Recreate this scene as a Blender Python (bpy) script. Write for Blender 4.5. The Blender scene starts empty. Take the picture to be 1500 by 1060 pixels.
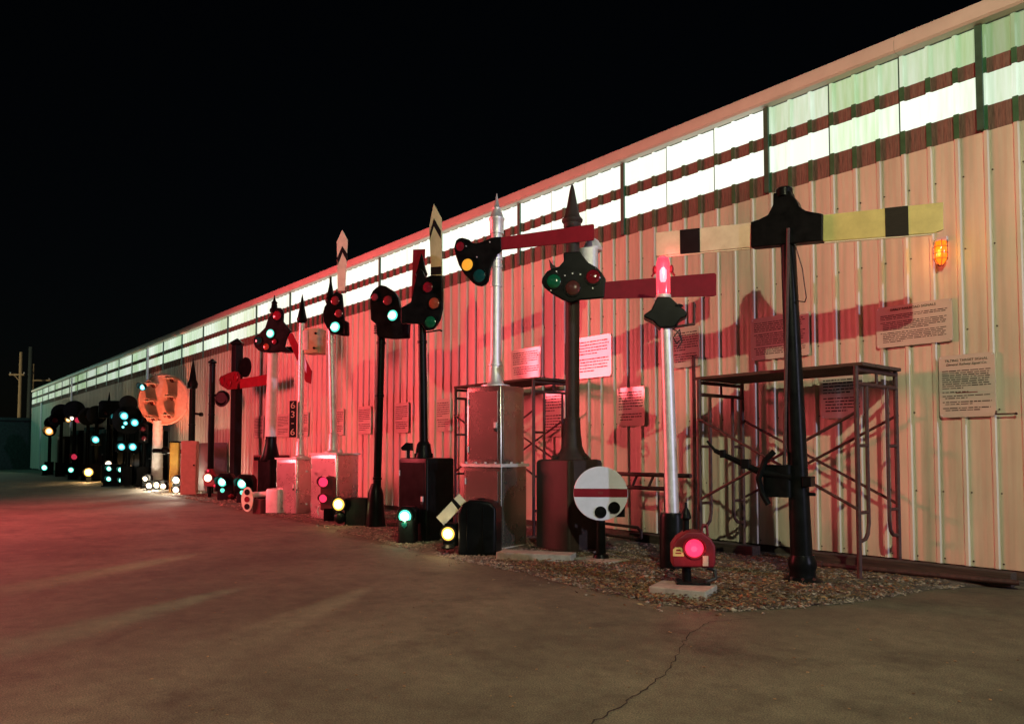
import bpy, math, random
from mathutils import Vector, Matrix
random.seed(7)
R = math.radians
S = bpy.context.scene
COL = S.collection

# ------------------------------------------------------------------ camera
cd = bpy.data.cameras.new('camera'); cam = bpy.data.objects.new('camera', cd); COL.objects.link(cam)
cam.location = (0, -10.2, 1.54)
cam.rotation_euler = (R(92.5), 0, R(49.94))
cd.sensor_width = 36; cd.lens = 26.4; cd.shift_y = 0.056; cd.clip_end = 2000
S.camera = cam
# ------------------------------------------------------------------ world
W = bpy.data.worlds.new('World'); S.world = W; W.use_nodes = True
wn = W.node_tree.nodes; bg = wn['Background']
sky = wn.new('ShaderNodeTexSky'); sky.sky_type = 'NISHITA'; sky.sun_disc = False
sky.sun_elevation = R(13); sky.sun_rotation = R(140)
W.node_tree.links.new(sky.outputs[0], bg.inputs[0]); bg.inputs[1].default_value = 0.0004
# ------------------------------------------------------------------ lights
def light(name, kind, loc, energy, color, **k):
    l = bpy.data.lights.new(name, kind); l.energy = energy; l.color = color
    for a, v in k.items(): setattr(l, a, v)
    o = bpy.data.objects.new(name, l); COL.objects.link(o); o.location = loc
    return o
def aim(o, p):
    o.rotation_euler = (Vector(p) - o.location).to_track_quat('-Z', 'Y').to_euler()
# faint moonlight, and the yard lamps whose shadows the photograph shows
mo = light('moon', 'SUN', (10, -20, 20), 0.01, (1, .97, .9), angle=R(.5)); aim(mo, (0, 0, 12))
yl = light('yard_lamp', 'POINT', (1.9, -9.6, 7.7), 2600, (.97, .96, .60), shadow_soft_size=.07)
sl = light('street_lamp_far', 'POINT', (42, -3.6, 10), 32000, (.74, .72, 1), shadow_soft_size=.25)
rs = light('red_sign_glow', 'AREA', (-23.6, -14.2, 5.6), 2700, (1, .10, .12), shape='RECTANGLE', size=5.6, size_y=3.2, spread=R(146)); aim(rs, (-14, 0, 1.2))
ml = light('mercury_lamp', 'POINT', (-70, -8, 9), 800, (.25, 1, .85), shadow_soft_size=.2)
pl = light('pole_lamp', 'POINT', (-108, -10, 9), 6500, (1, .85, .55), shadow_soft_size=.2)
S.view_settings.view_transform = 'Standard'; S.view_settings.look = 'None'
S.view_settings.exposure = 0; S.view_settings.gamma = 1

# ------------------------------------------------------------------ mesh builder
class MB:
    def __init__(s): s.v = []; s.f = []
    def add(s, vs, fs):
        n = len(s.v); s.v += [tuple(v) for v in vs]; s.f += [tuple(i + n for i in f) for f in fs]; return s
    def box(s, c, d, rz=0, taper=1):
        x, y, z = d[0] / 2, d[1] / 2, d[2] / 2; a, b = math.cos(rz), math.sin(rz)
        vs = []
        for k, t in ((-z, 1), (z, taper)):
            for i, j in ((-x, -y), (x, -y), (x, y), (-x, y)):
                i *= t; j *= t
                vs.append((c[0] + i * a - j * b, c[1] + i * b + j * a, c[2] + k))
        return s.add(vs, [(3, 2, 1, 0), (4, 5, 6, 7), (0, 1, 5, 4), (1, 2, 6, 5), (2, 3, 7, 6), (3, 0, 4, 7)])
    def rbox(s, c, d, r, rz=0, n=4, chamf=0.0):
        "upright box with rounded vertical edges and a chamfered top"
        pts = []
        for sx, sy, a0 in ((1, 1, 0), (-1, 1, 90), (-1, -1, 180), (1, -1, 270)):
            for k in range(n + 1):
                a = R(a0 + 90 * k / n)
                pts.append((sx * (d[0] / 2 - r) + r * math.cos(a), sy * (d[1] / 2 - r) + r * math.sin(a)))
        a, b = math.cos(rz), math.sin(rz); m = len(pts)
        lev = [(-d[2] / 2, 1), (d[2] / 2 - chamf, 1)]
        if chamf: lev += [(d[2] / 2 - chamf * .3, 1 - chamf * .5 / d[0]), (d[2] / 2, 1 - 2 * chamf / d[0])]
        vs = [(c[0] + (x * a - y * b) * t, c[1] + (x * b + y * a) * t, c[2] + z) for z, t in lev for x, y in pts]
        fs = [tuple(reversed(range(m))), tuple(range(m * (len(lev) - 1), m * len(lev)))]
        for l in range(len(lev) - 1):
            fs += [(l * m + i, l * m + (i + 1) % m, (l + 1) * m + (i + 1) % m, (l + 1) * m + i) for i in range(m)]
        return s.add(vs, fs)
    def cyl(s, p0, p1, r0, r1=None, n=14):
        r1 = r0 if r1 is None else r1
        p0 = Vector(p0); p1 = Vector(p1); d = (p1 - p0).normalized()
        q = d.to_track_quat('Z', 'Y'); vs = []
        for p, r in ((p0, r0), (p1, r1)):
            for i in range(n):
                a = 2 * math.pi * i / n; vs.append(p + q @ Vector((r * math.cos(a), r * math.sin(a), 0)))
        fs = [(i, (i + 1) % n, n + (i + 1) % n, n + i) for i in range(n)] + [tuple(reversed(range(n))), tuple(range(n, 2 * n))]
        return s.add(vs, fs)
    def lathe(s, prof, c=(0, 0, 0), n=18, axis='Z'):
        vs = []; m = len(prof)
        for r, z in prof:
            r = max(r, .0008)
            for i in range(n):
                a = 2 * math.pi * i / n
                x, y = r * math.cos(a), r * math.sin(a)
                vs.append((c[0] + x, c[1] + y, c[2] + z) if axis == 'Z' else (c[0] + x, c[1] - z, c[2] + y))
        fs = []
        for l in range(m - 1):
            fs += [(l * n + i, l * n + (i + 1) % n, (l + 1) * n + (i + 1) % n, (l + 1) * n + i) for i in range(n)]
        fs += [tuple(reversed(range(n))), tuple(range((m - 1) * n, m * n))]
        return s.add(vs, fs)
    def prism(s, poly, y0, y1):
        "outline in X-Z, thickness along Y"
        ar = sum(poly[i - 1][0] * poly[i][1] - poly[i][0] * poly[i - 1][1] for i in range(len(poly)))
        if ar < 0: poly = poly[::-1]
        n = len(poly); vs = [(x, y0, z) for x, z in poly] + [(x, y1, z) for x, z in poly]
        fs = [tuple(range(n)), tuple(reversed(range(n, 2 * n)))] + [((i + 1) % n, i, n + i, n + (i + 1) % n) for i in range(n)]
        return s.add(vs, fs)
    def tube(s, pts, r, n=8):
        for a, b in zip(pts, pts[1:]): s.cyl(a, b, r, n=n)
        for p in pts[1:-1]: s.ball(p, r, 6, 4)
        return s
    def ball(s, c, r, n=12, m=7, sc=(1, 1, 1)):
        vs = []; fs = []
        for j in range(m + 1):
            t = math.pi * j / m; rr = max(math.sin(t), .002)
            for i in range(n):
                a = 2 * math.pi * i / n
                vs.append((c[0] + r * sc[0] * rr * math.cos(a), c[1] + r * sc[1] * rr * math.sin(a), c[2] + r * sc[2] * math.cos(t)))
        for j in range(m): fs += [(j * n + i, (j + 1) * n + i, (j + 1) * n + (i + 1) % n, j * n + (i + 1) % n) for i in range(n)]
        return s.add(vs, fs)
    def dome(s, c, r, bulge=.25, n=18):
        "lens facing -Y"
        return s.lathe([(r, -.01), (r, .0), (r * .93, r * bulge * .4), (r * .7, r * bulge * .75), (r * .35, r * bulge * .95), (.001, r * bulge)], c, n, 'Y')
    def ring(s, c, r0, r1, d, n=20):
        return s.lathe([(r1, -.005), (r1, d), (r0, d), (r0, -.005)], c, n, 'Y')
    def hood(s, c, r, ln, t=.008, a0=-20, a1=200, n=12, droop=0.0):
        vs = []
        for k in range(n + 1):
            a = R(a0 + (a1 - a0) * k / n); ca, sa = math.cos(a), math.sin(a)
            L = ln * (.45 + .55 * max(0, sa))
            for rr in (r, r + t):
                vs.append((c[0] + rr * ca, c[1], c[2] + rr * sa)); vs.append((c[0] + rr * ca, c[1] - L, c[2] + rr * sa - droop))
        fs = []
        for k in range(n):
            b = 4 * k; e = b + 4
            fs += [(b, b + 1, e + 1, e), (b + 2, e + 2, e + 3, b + 3), (b + 1, b + 3, e + 3, e + 1), (b, e, e + 2, b + 2)]
        fs += [(0, 2, 3, 1), (4 * n, 4 * n + 1, 4 * n + 3, 4 * n + 2)]
        return s.add(vs, fs)
    def mesh(s, name, m, ang=35):
        me = bpy.data.meshes.new(name); me.from_pydata(s.v, [], s.f); me.update()
        me.polygons.foreach_set('use_smooth', [True] * len(me.polygons)); me.set_sharp_from_angle(angle=R(ang))
        if m: me.materials.append(M[m])
        return me
    def build(s, name, m, parent=None, bev=0, loc=None):
        o = bpy.data.objects.new(name, s.mesh(name, m)); COL.objects.link(o)
        if parent: o.parent = parent
        if loc: o.location = loc
        if bev:
            b = o.modifiers.new('bevel', 'BEVEL'); b.width = bev; b.segments = 2; b.limit_method = 'ANGLE'; b.angle_limit = R(40); b.harden_normals = True
        return o

def tag(o, label, cat, group=None, kind=None):
    if label: o['label'] = label
    if cat: o['category'] = cat
    if group: o['group'] = group
    if kind: o['kind'] = kind
    return o
def thing(name, label, cat, loc, yaw=0, group=None):
    o = bpy.data.objects.new(name, None); COL.objects.link(o); o.location = (loc[0], loc[1], loc[2] if len(loc) > 2 else 0)
    o.rotation_euler = (0, 0, R(yaw)); o.empty_display_size = .2
    return tag(o, label, cat, group)
def part(name, me, parent, loc=(0, 0, 0), rz=0):
    o = bpy.data.objects.new(name, me); COL.objects.link(o); o.parent = parent; o.location = loc; o.rotation_euler = (0, 0, rz); return o

# ------------------------------------------------------------------ materials
M = {}
def mat(name, col, rough=.5, metal=0, var=.18, scale=6, bump=.15, bscale=60, emit=None, coat=0, dirt=None, stretch=(1, 1, 1), spec=.5, rv=1):
    m = bpy.data.materials.new(name); m.use_nodes = True; nt = m.node_tree; N = nt.nodes; Lk = nt.links
    p = N['Principled BSDF']; p.inputs['Metallic'].default_value = metal; p.inputs['Roughness'].default_value = rough
    p.inputs['Coat Weight'].default_value = coat; p.inputs['Specular IOR Level'].default_value = spec
    tc = N.new('ShaderNodeTexCoord'); mp = N.new('ShaderNodeMapping'); mp.inputs['Scale'].default_value = stretch
    Lk.new(tc.outputs['Object'], mp.inputs[0])
    n1 = N.new('ShaderNodeTexNoise'); n1.inputs['Scale'].default_value = scale; n1.inputs['Detail'].default_value = 6; n1.inputs['Roughness'].default_value = .65
    Lk.new(mp.outputs[0], n1.inputs[0])
    r = N.new('ShaderNodeValToRGB'); r.color_ramp.elements[0].position = .3; r.color_ramp.elements[1].position = .72
    d = dirt or tuple(c * (1 - 2 * var) for c in col); h = tuple(min(1, c * (1 + var)) for c in col)
    r.color_ramp.elements[0].color = (*d, 1); r.color_ramp.elements[1].color = (*h, 1)
    Lk.new(n1.outputs[0], r.inputs[0]); Lk.new(r.outputs[0], p.inputs['Base Color'])
    mr = N.new('ShaderNodeMapRange'); mr.inputs[3].default_value = max(.02, rough - .1 * rv); mr.inputs[4].default_value = min(1, rough + .15 * rv)
    Lk.new(n1.outputs[0], mr.inputs[0]); Lk.new(mr.outputs[0], p.inputs['Roughness'])
    if bump:
        n2 = N.new('ShaderNodeTexNoise'); n2.inputs['Scale'].default_value = bscale; n2.inputs['Detail'].default_value = 4; Lk.new(mp.outputs[0], n2.inputs[0])
        b = N.new('ShaderNodeBump'); b.inputs['Strength'].default_value = bump; b.inputs['Distance'].default_value = .01
        Lk.new(n2.outputs[0], b.inputs['Height']); Lk.new(b.outputs[0], p.inputs['Normal'])
    if emit:
        p.inputs['Emission Color'].default_value = (*emit[0], 1); p.inputs['Emission Strength'].default_value = emit[1]
    M[name] = m; return m
mat('wall_paint', (.66, .615, .50), .42, var=.05, scale=2.2, bump=.06, bscale=14, stretch=(1, 1, .25), dirt=(.56, .51, .40))
def vary(name, amt):
    nt = M[name].node_tree; N = nt.nodes; p = N['Principled BSDF']; src = p.inputs['Base Color'].links[0].from_socket
    oi = N.new('ShaderNodeObjectInfo'); mr = N.new('ShaderNodeMapRange'); mr.inputs[3].default_value = 1 - amt; mr.inputs[4].default_value = 1 + amt * .6; nt.links.new(oi.outputs['Random'], mr.inputs[0])
    g = N.new('ShaderNodeNewGeometry'); mp = N.new('ShaderNodeMapping'); mp.inputs['Scale'].default_value = (5, 1, .22); nt.links.new(g.outputs['Position'], mp.inputs[0])
    n = N.new('ShaderNodeTexNoise'); n.inputs['Scale'].default_value = 1.3; n.inputs['Detail'].default_value = 5; nt.links.new(mp.outputs[0], n.inputs[0])
    m2 = N.new('ShaderNodeMapRange'); m2.inputs[1].default_value = .28; m2.inputs[2].default_value = .55; m2.inputs[3].default_value = .78; m2.inputs[4].default_value = 1.0; nt.links.new(n.outputs[0], m2.inputs[0])
    mu = N.new('ShaderNodeMath'); mu.operation = 'MULTIPLY'; nt.links.new(mr.outputs[0], mu.inputs[0]); nt.links.new(m2.outputs[0], mu.inputs[1])
    vm = N.new('ShaderNodeVectorMath'); vm.operation = 'SCALE'; nt.links.new(src, vm.inputs[0]); nt.links.new(mu.outputs[0], vm.inputs['Scale']); nt.links.new(vm.outputs[0], p.inputs['Base Color'])
vary('wall_paint', .06)
mat('fascia_paint', (.62, .55, .46), .5, var=.06, scale=2)
mat('post_green', (.035, .10, .06), .5)
mat('rib_glow_green', (.045, .15, .065), .45, var=.2)
mat('girt_panel', (.20, .115, .09), .6, var=.3, scale=9, stretch=(6, 1, .6))
mat('foundation', (.075, .06, .05), .9, var=.35, scale=4, bump=.5, bscale=30)
mat('black', (.007, .008, .008), .30, var=.3, bump=.06, spec=.07)
mat('black_matt', (.009, .009, .010), .65, var=.3, spec=.15)
mat('silver', (.72, .72, .74), .42, metal=.55, var=.08, scale=5, bump=.05, dirt=(.55, .54, .53))
mat('aluminium', (.60, .59, .57), .27, metal=.95, rv=.3, var=.05, scale=3, bump=0, dirt=(.54, .52, .49))
mat('cabinet_grey', (.34, .33, .28), .26, metal=.9, rv=.3, var=.05, scale=2.5, bump=0)
mat('galvanised', (.66, .66, .65), .45, metal=.3, var=.1)
mat('white_post', (.74, .73, .72), .45, var=.06, dirt=(.60, .57, .52))
mat('brown', (.040, .028, .024), .55, var=.2, bump=.12, spec=.25)
mat('blade_red', (.24, .014, .026), .6, var=.12, scale=4, spec=.12)
mat('spec_red', (.18, .013, .022), .45, var=.15, spec=.25)
mat('cream', (.72, .70, .50), .45, var=.07, scale=5, dirt=(.60, .56, .38))
mat('white_enamel', (.74, .77, .88), .3, var=.03, dirt=(.66, .69, .78))
mat('old_cream', (.56, .51, .28), .3, var=.15, scale=5, stretch=(1, 1, .4))
mat('yellow', (.58, .53, .18), .42, var=.1, scale=5)
mat('tan', (.42, .33, .17), .5, var=.12)
mat('worn_black', (.016, .015, .012), .5, spec=.1, var=.3, scale=14, dirt=(.03, .028, .02), stretch=(1, 1, 6))
mat('sign_white', (.60, .53, .45), .07, var=.04, scale=3, bump=.015, bscale=5, spec=.7, rv=.2)
mat('ink', (.035, .02, .02), .6, var=.1, bump=0)
mat('ink_red', (.20, .01, .012), .6, var=.1, bump=0)
mat('rust_steel', (.065, .024, .020), .6, var=.35, scale=18, bump=.25)
mat('plank_wood', (.075, .045, .03), .85, var=.3, scale=8, bump=.4, stretch=(.5, 6, 6))
mat('concrete', (.34, .33, .27), .9, var=.2, scale=7, bump=.4, bscale=45)
mat('timber', (.06, .04, .03), .9, var=.4, scale=6, bump=.5, stretch=(.3, 4, 4))
mat('maroon_box', (.17, .025, .035), .5, var=.2)
mat('pink_box', (.55, .30, .24), .5, var=.08)
mat('ochre', (.48, .33, .05), .5, var=.12)
mat('pole_wood', (.30, .23, .13), .9, var=.2, stretch=(3, 3, .3))
mat('dark_shed', (.02, .035, .033), .8, var=.4)
mat('shed_patch', (.12, .3, .28), .7, var=.5, scale=3)
mat('hood_white', (.55, .48, .35), .5)
mat('target_paint', (.60, .36, .26), .5, var=.1, scale=4, dirt=(.44, .25, .17))
mat('leaf', (.30, .19, .09), .8, var=.45, scale=3, bump=0)
mat('stone', (.32, .27, .20), .9, var=.55, scale=9, bump=.2)
mat('cable', (.01, .01, .01), .5, bump=0)
def lens(name, col, lit=0, rough=.08):
    mat(name, tuple(c * .55 for c in col), rough, var=.1, scale=20, bump=0, emit=(col, lit) if lit else None, coat=.6)
lens('lens_red', (.42, .02, .045)); lens('lens_green', (.012, .20, .085)); lens('lens_teal', (.01, .12, .12)); lens('lens_amber', (.5, .2, .02))
lens('lens_brown', (.16, .05, .04)); lens('lens_orange', (.62, .12, .06)); lens('lens_rose', (.5, .06, .09))
lens('lit_teal', (.12, 1, .74), 1.1); lens('lit_white', (1, .72, .46), 1.7); lens('lit_amber', (1, .48, .08), 1.5); lens('lit_orange', (1, .40, .08), 1.2)
lens('lit_red', (1, .035, .11), 1.5); lens('dim_red', (1, .05, .12), .55); lens('dim_amber', (1, .45, .04), .7); lens('lit_yellow', (1, .12, .005), 2.6)
lens('lit_cyan', (.10, .85, .92), 1.1)
lens('core_teal', (.52, 1, .88), 2.6); lens('core_white', (1, .92, .80), 9); lens('core_amber', (1, .80, .42), 4); lens('core_orange', (1, .74, .34), 3); lens('core_cyan', (.42, 1, .92), 2.0)
# glass of the lit lamp
def glass():
    m = bpy.data.materials.new('red_glass'); m.use_nodes = True; p = m.node_tree.nodes['Principled BSDF']
    p.inputs['Base Color'].default_value = (1, .12, .18, 1); p.inputs['Roughness'].default_value = .12; p.inputs['Transmission Weight'].default_value = .75
    p.inputs['Emission Color'].default_value = (1, .10, .16, 1); p.inputs['Emission Strength'].default_value = .55; M['red_glass'] = m
glass()
mat('bulb_glow', (1, .8, .75), .3, bump=0, emit=((1, .45, .42), 5))
# translucent clerestory panels lit from inside the hall
def pane_mat():
    m = bpy.data.materials.new('lit_panel'); m.use_nodes = True; nt = m.node_tree; N = nt.nodes; Lk = nt.links; p = N['Principled BSDF']
    p.inputs['Base Color'].default_value = (.16, .22, .16, 1); p.inputs['Roughness'].default_value = .5
    g = N.new('ShaderNodeNewGeometry'); mp = N.new('ShaderNodeMapping'); mp.inputs['Scale'].default_value = (1.2, 1, .35); Lk.new(g.outputs['Position'], mp.inputs[0])
    a = N.new('ShaderNodeTexNoise'); a.inputs['Scale'].default_value = .55; a.inputs['Detail'].default_value = 2; Lk.new(mp.outputs[0], a.inputs[0])
    mp2 = N.new('ShaderNodeMapping'); mp2.inputs['Scale'].default_value = (14, 1, 1.1); Lk.new(g.outputs['Position'], mp2.inputs[0])
    b = N.new('ShaderNodeTexNoise'); b.inputs['Scale'].default_value = 1.2; b.inputs['Detail'].default_value = 5; Lk.new(mp2.outputs[0], b.inputs[0])
    oi = N.new('ShaderNodeObjectInfo')
    ramp = N.new('ShaderNodeValToRGB'); e = ramp.color_ramp.elements
    e[0].position = .30; e[0].color = (.34, .58, .24, 1); e[1].position = .74; e[1].color = (.88, 1, .86, 1)
    mx = N.new('ShaderNodeMath'); mx.operation = 'MULTIPLY_ADD'; mx.inputs[1].default_value = .5; Lk.new(b.outputs[0], mx.inputs[0])
    ob = N.new('ShaderNodeSeparateColor'); Lk.new(oi.outputs['Color'], ob.inputs[0])
    m3 = N.new('ShaderNodeMath'); m3.operation = 'MULTIPLY_ADD'; m3.inputs[1].default_value = .75; Lk.new(a.outputs[0], m3.inputs[0]); 
    sub = N.new('ShaderNodeMath'); sub.operation = 'SUBTRACT'; Lk.new(ob.outputs[1], sub.inputs[0]); sub.inputs[1].default_value = .55
    Lk.new(sub.outputs[0], m3.inputs[2]); Lk.new(m3.outputs[0], mx.inputs[2]); Lk.new(mx.outputs[0], ramp.inputs[0])
    Lk.new(ramp.outputs[0], p.inputs['Emission Color'])
    st = N.new('ShaderNodeMath'); st.operation = 'MULTIPLY'; Lk.new(ob.outputs[0], st.inputs[0]); st.inputs[1].default_value = 1.0
    Lk.new(st.outputs[0], p.inputs['Emission Strength']); M['lit_panel'] = m
pane_mat()
def asphalt():
    m = bpy.data.materials.new('asphalt'); m.use_nodes = True; nt = m.node_tree; N = nt.nodes; Lk = nt.links; p = N['Principled BSDF']
    p.inputs['Roughness'].default_value = .78
    g = N.new('ShaderNodeNewGeometry')
    def noise(sc, det=5, ro=.6):
        n = N.new('ShaderNodeTexNoise'); n.inputs['Scale'].default_value = sc; n.inputs['Detail'].default_value = det; n.inputs['Roughness'].default_value = ro
        Lk.new(g.outputs['Position'], n.inputs[0]); return n
    big = noise(.45, 6, .66); mid = noise(4.5, 8, .78); fine = noise(95, 3, .7)
    r1 = N.new('ShaderNodeValToRGB'); e = r1.color_ramp.elements; e[0].position = .34; e[0].color = (.080, .070, .047, 1); e[1].position = .66; e[1].color = (.165, .150, .102, 1)
    Lk.new(big.outputs[0], r1.inputs[0])
    r2 = N.new('ShaderNodeValToRGB'); e = r2.color_ramp.elements; e[0].position = .33; e[0].color = (.68, .66, .64, 1); e[1].position = .62; e[1].color = (1.1, 1.1, 1.08, 1)
    Lk.new(mid.outputs[0], r2.inputs[0])
    r3 = N.new('ShaderNodeValToRGB'); e = r3.color_ramp.elements; e[0].position = .38; e[0].color = (.45, .45, .45, 1); e[1].position = .66; e[1].color = (1.6, 1.6, 1.52, 1)
    Lk.new(fine.outputs[0], r3.inputs[0])
    a = N.new('ShaderNodeMix'); a.data_type = 'RGBA'; a.blend_type = 'MULTIPLY'; a.inputs[0].default_value = 1
    Lk.new(r1.outputs[0], a.inputs[6]); Lk.new(r2.outputs[0], a.inputs[7])
    b = N.new('ShaderNodeMix'); b.data_type = 'RGBA'; b.blend_type = 'MULTIPLY'; b.inputs[0].default_value = 1
    st = noise(1.3, 7, .7); r4 = N.new('ShaderNodeValToRGB'); e = r4.color_ramp.elements; e[0].position = .52; e[0].color = (1, 1, 1, 1); e[1].position = .68; e[1].color = (.58, .56, .55, 1); Lk.new(st.outputs[0], r4.inputs[0])
    a2 = N.new('ShaderNodeMix'); a2.data_type = 'RGBA'; a2.blend_type = 'MULTIPLY'; a2.inputs[0].default_value = 1; Lk.new(a.outputs[2], a2.inputs[6]); Lk.new(r4.outputs[0], a2.inputs[7]); a = a2
    Lk.new(a.outputs[2], b.inputs[6]); Lk.new(r3.outputs[0], b.inputs[7]); Lk.new(b.outputs[2], p.inputs['Base Color'])
    bp = N.new('ShaderNodeBump'); bp.inputs['Strength'].default_value = .55; bp.inputs['Distance'].default_value = .006
    Lk.new(fine.outputs[0], bp.inputs['Height']); bp2 = N.new('ShaderNodeBump'); bp2.inputs['Strength'].default_value = .35; bp2.inputs['Distance'].default_value = .03
    Lk.new(mid.outputs[0], bp2.inputs['Height']); Lk.new(bp.outputs[0], bp2.inputs['Normal']); Lk.new(bp2.outputs[0], p.inputs['Normal'])
    M['asphalt'] = m
asphalt()
mat('gravel_bed', (.12, .10, .072), .95, var=.45, scale=9, bump=1.0, bscale=40)
mat('crack_fill', (.012, .011, .009), .95, var=.2)

# ------------------------------------------------------------------ ground
mb = MB(); mb.add([(-900, -900, 0), (900, -900, 0), (900, 900, 0), (-900, 900, 0)], [(0, 1, 2, 3)])
yard = tag(mb.build('asphalt_yard', 'asphalt'), 'cracked dark asphalt yard in front of the metal building', 'ground', kind='structure')
edge = [(-77, -2.0), (-60, -1.9), (-46, -1.85), (-34.9, -1.9), (-24, -2.5), (-16.6, -2.95), (-11.7, -3.45), (-9.2, -3.8), (-7.5, -3.85), (-6.1, -4.0), (-5.0, -4.1), (-4.25, -3.85), (-3.9, -3.1), (-3.62, -2.2), (-3.45, -1.0), (-3.1, -.35), (-2.4, -.2)]
def ejit():
    out = []
    for (a, b), (c, d) in zip(edge, edge[1:]):
        n = max(1, int(math.hypot(c - a, d - b) / .35))
        for k in range(n): out.append((a + (c - a) * k / n + random.uniform(-.03, .03), b + (d - b) * k / n + random.uniform(-.14, .10)))
    return out + [edge[-1]]
ej = ejit(); mb = MB(); n = len(ej)
mb.add([(x, y, .006) for x, y in ej] + [(x, (y + .1) * .5, .045) for x, y in ej] + [(x, .1, .05) for x, y in ej], [(i, i + 1, n + i + 1, n + i) for i in range(n - 1)] + [(n + i, n + i + 1, 2 * n + i + 1, 2 * n + i) for i in range(n - 1)])
bed = tag(mb.build('gravel_bed', 'gravel_bed'), 'dirt and gravel bed along the wall foot', 'ground', kind='structure')
def eY(x):
    for (a, b), (c, d) in zip(edge, edge[1:]):
        if a <= x <= c: return b + (d - b) * (x - a) / (c - a)
    return -.2
cr = [(-3.0, -7.6), (-3.03, -7.07), (-3.13, -6.68), (-3.22, -6.4), (-3.36, -6.0), (-3.56, -5.6), (-3.8, -5.22), (-4.01, -4.79), (-4.11, -4.39), (-4.03, -4.1), (-3.86, -3.85)]
mb = MB(); pts = []
for (a, b), (c, d) in zip(cr, cr[1:]):
    for k in range(7): pts.append((a + (c - a) * k / 7 + random.uniform(-.018, .018), b + (d - b) * k / 7 + random.uniform(-.012, .012)))
vs = []
for i, (x, y) in enumerate(pts):
    w = random.uniform(.003, .009) * (1 - .5 * i / len(pts)) ; vs += [(x - w, y, .004), (x + w, y, .004)]
mb.add(vs, [(2 * i, 2 * i + 1, 2 * i + 3, 2 * i + 2) for i in range(len(pts) - 1)]); mb.build('crack', 'crack_fill', yard)
# loose stones and leaf litter
ico = [(0, 0, 1), (.89, 0, .45), (.28, .85, .45), (-.72, .53, .45), (-.72, -.53, .45), (.28, -.85, .45), (.72, .53, -.3), (-.28, .85, -.3), (-.89, 0, -.3), (-.28, -.85, -.3), (.72, -.53, -.3)]
icf = [(0, 1, 2), (0, 2, 3), (0, 3, 4), (0, 4, 5), (0, 5, 1), (1, 6, 2), (2, 7, 3), (3, 8, 4), (4, 9, 5), (5, 10, 1), (6, 7, 2), (7, 8, 3), (8, 9, 4), (9, 10, 5), (10, 6, 1)]
def scatter(n, xa, xb, smin, smax, edgebias):
    mb = MB()
    for _ in range(n):
        x = random.uniform(xa, xb); e = eY(x)
        y = e + (abs(e) - .1) * (random.random() ** edgebias) - random.uniform(0, .06) - (random.random() ** 3 * .45 if random.random() < .13 else 0)
        if .5 + .5 * math.sin(x * 4.1 + 1.7 * math.sin(y * 3.3)) * math.sin(y * 4.7 + x * 1.3) < random.random() * .85: continue
        s = random.uniform(smin, smax) * (1 + 1.0 * (random.random() < .06)); a = random.uniform(0, 6.28); ca, sa = math.cos(a), math.sin(a)
        sx, sy, sz = s * random.uniform(.8, 1.5), s * random.uniform(.7, 1.1), s * random.uniform(.45, .8)
        z = .006 + .04 * min(1, max(0, (y - e) / 1.2)) + sz * .3
        mb.add([(x + (px * sx * ca - py * sy * sa) , y + px * sx * sa + py * sy * ca, z + pz * sz) for px, py, pz in ico], icf)
    return mb
scatter(17000, -13, -3.3, .006, .016, 1.6).build('gravel', 'stone', None)
tag(bpy.data.objects['gravel'], 'loose pale gravel stones along the asphalt edge', 'gravel', kind='stuff')
scatter(4500, -42, -13, .012, .03, 1.3).build('gravel_far', 'stone', None)
tag(bpy.data.objects['gravel_far'], 'gravel strip continuing under the farther signals', 'gravel', kind='stuff')
bpy.data.objects['gravel_far'].name = 'gravel.001'
mb = MB()
for _ in range(5200):
    x = random.triangular(-8.2, -3.4, -4.6); e = eY(x); y = e + (abs(e) - .12) * random.random() ** 1.1 + random.uniform(-.1, 0) - (random.random() ** 2 * .7 if random.random() < .12 else 0)
    L = random.uniform(.012, .045); w = L * random.uniform(.15, .5); a = random.uniform(0, 6.28); ca, sa = math.cos(a), math.sin(a); z = .03 + random.uniform(0, .03)
    t = random.uniform(-.5, .5)
    P = [(-L, 0, 0), (0, -w, t * w + .008), (L, 0, random.uniform(-.01, .015)), (0, w, -t * w + .008), (0, 0, -.004)]
    mb.add([(x + p * ca - q * sa, y + p * sa + q * ca, z + r) for p, q, r in P], [(0, 1, 4), (1, 2, 4), (2, 3, 4), (3, 0, 4)])
for _ in range(420):
    x = random.uniform(-16, 1); y = random.uniform(-9, -3.6); s_ = random.uniform(.004, .011); a = random.uniform(0, 6.28)
    mb.add([(x + p * s_ * 1.4 * math.cos(a) - q * s_ * math.sin(a), y + p * s_ * 1.4 * math.sin(a) + q * s_ * math.cos(a), .004 + (z_ + .5) * s_ * .5) for p, q, z_ in ico], icf)
tag(mb.build('leaf_litter', 'leaf'), 'dry brown leaf litter around the post bases', 'leaves', kind='stuff')

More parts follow.
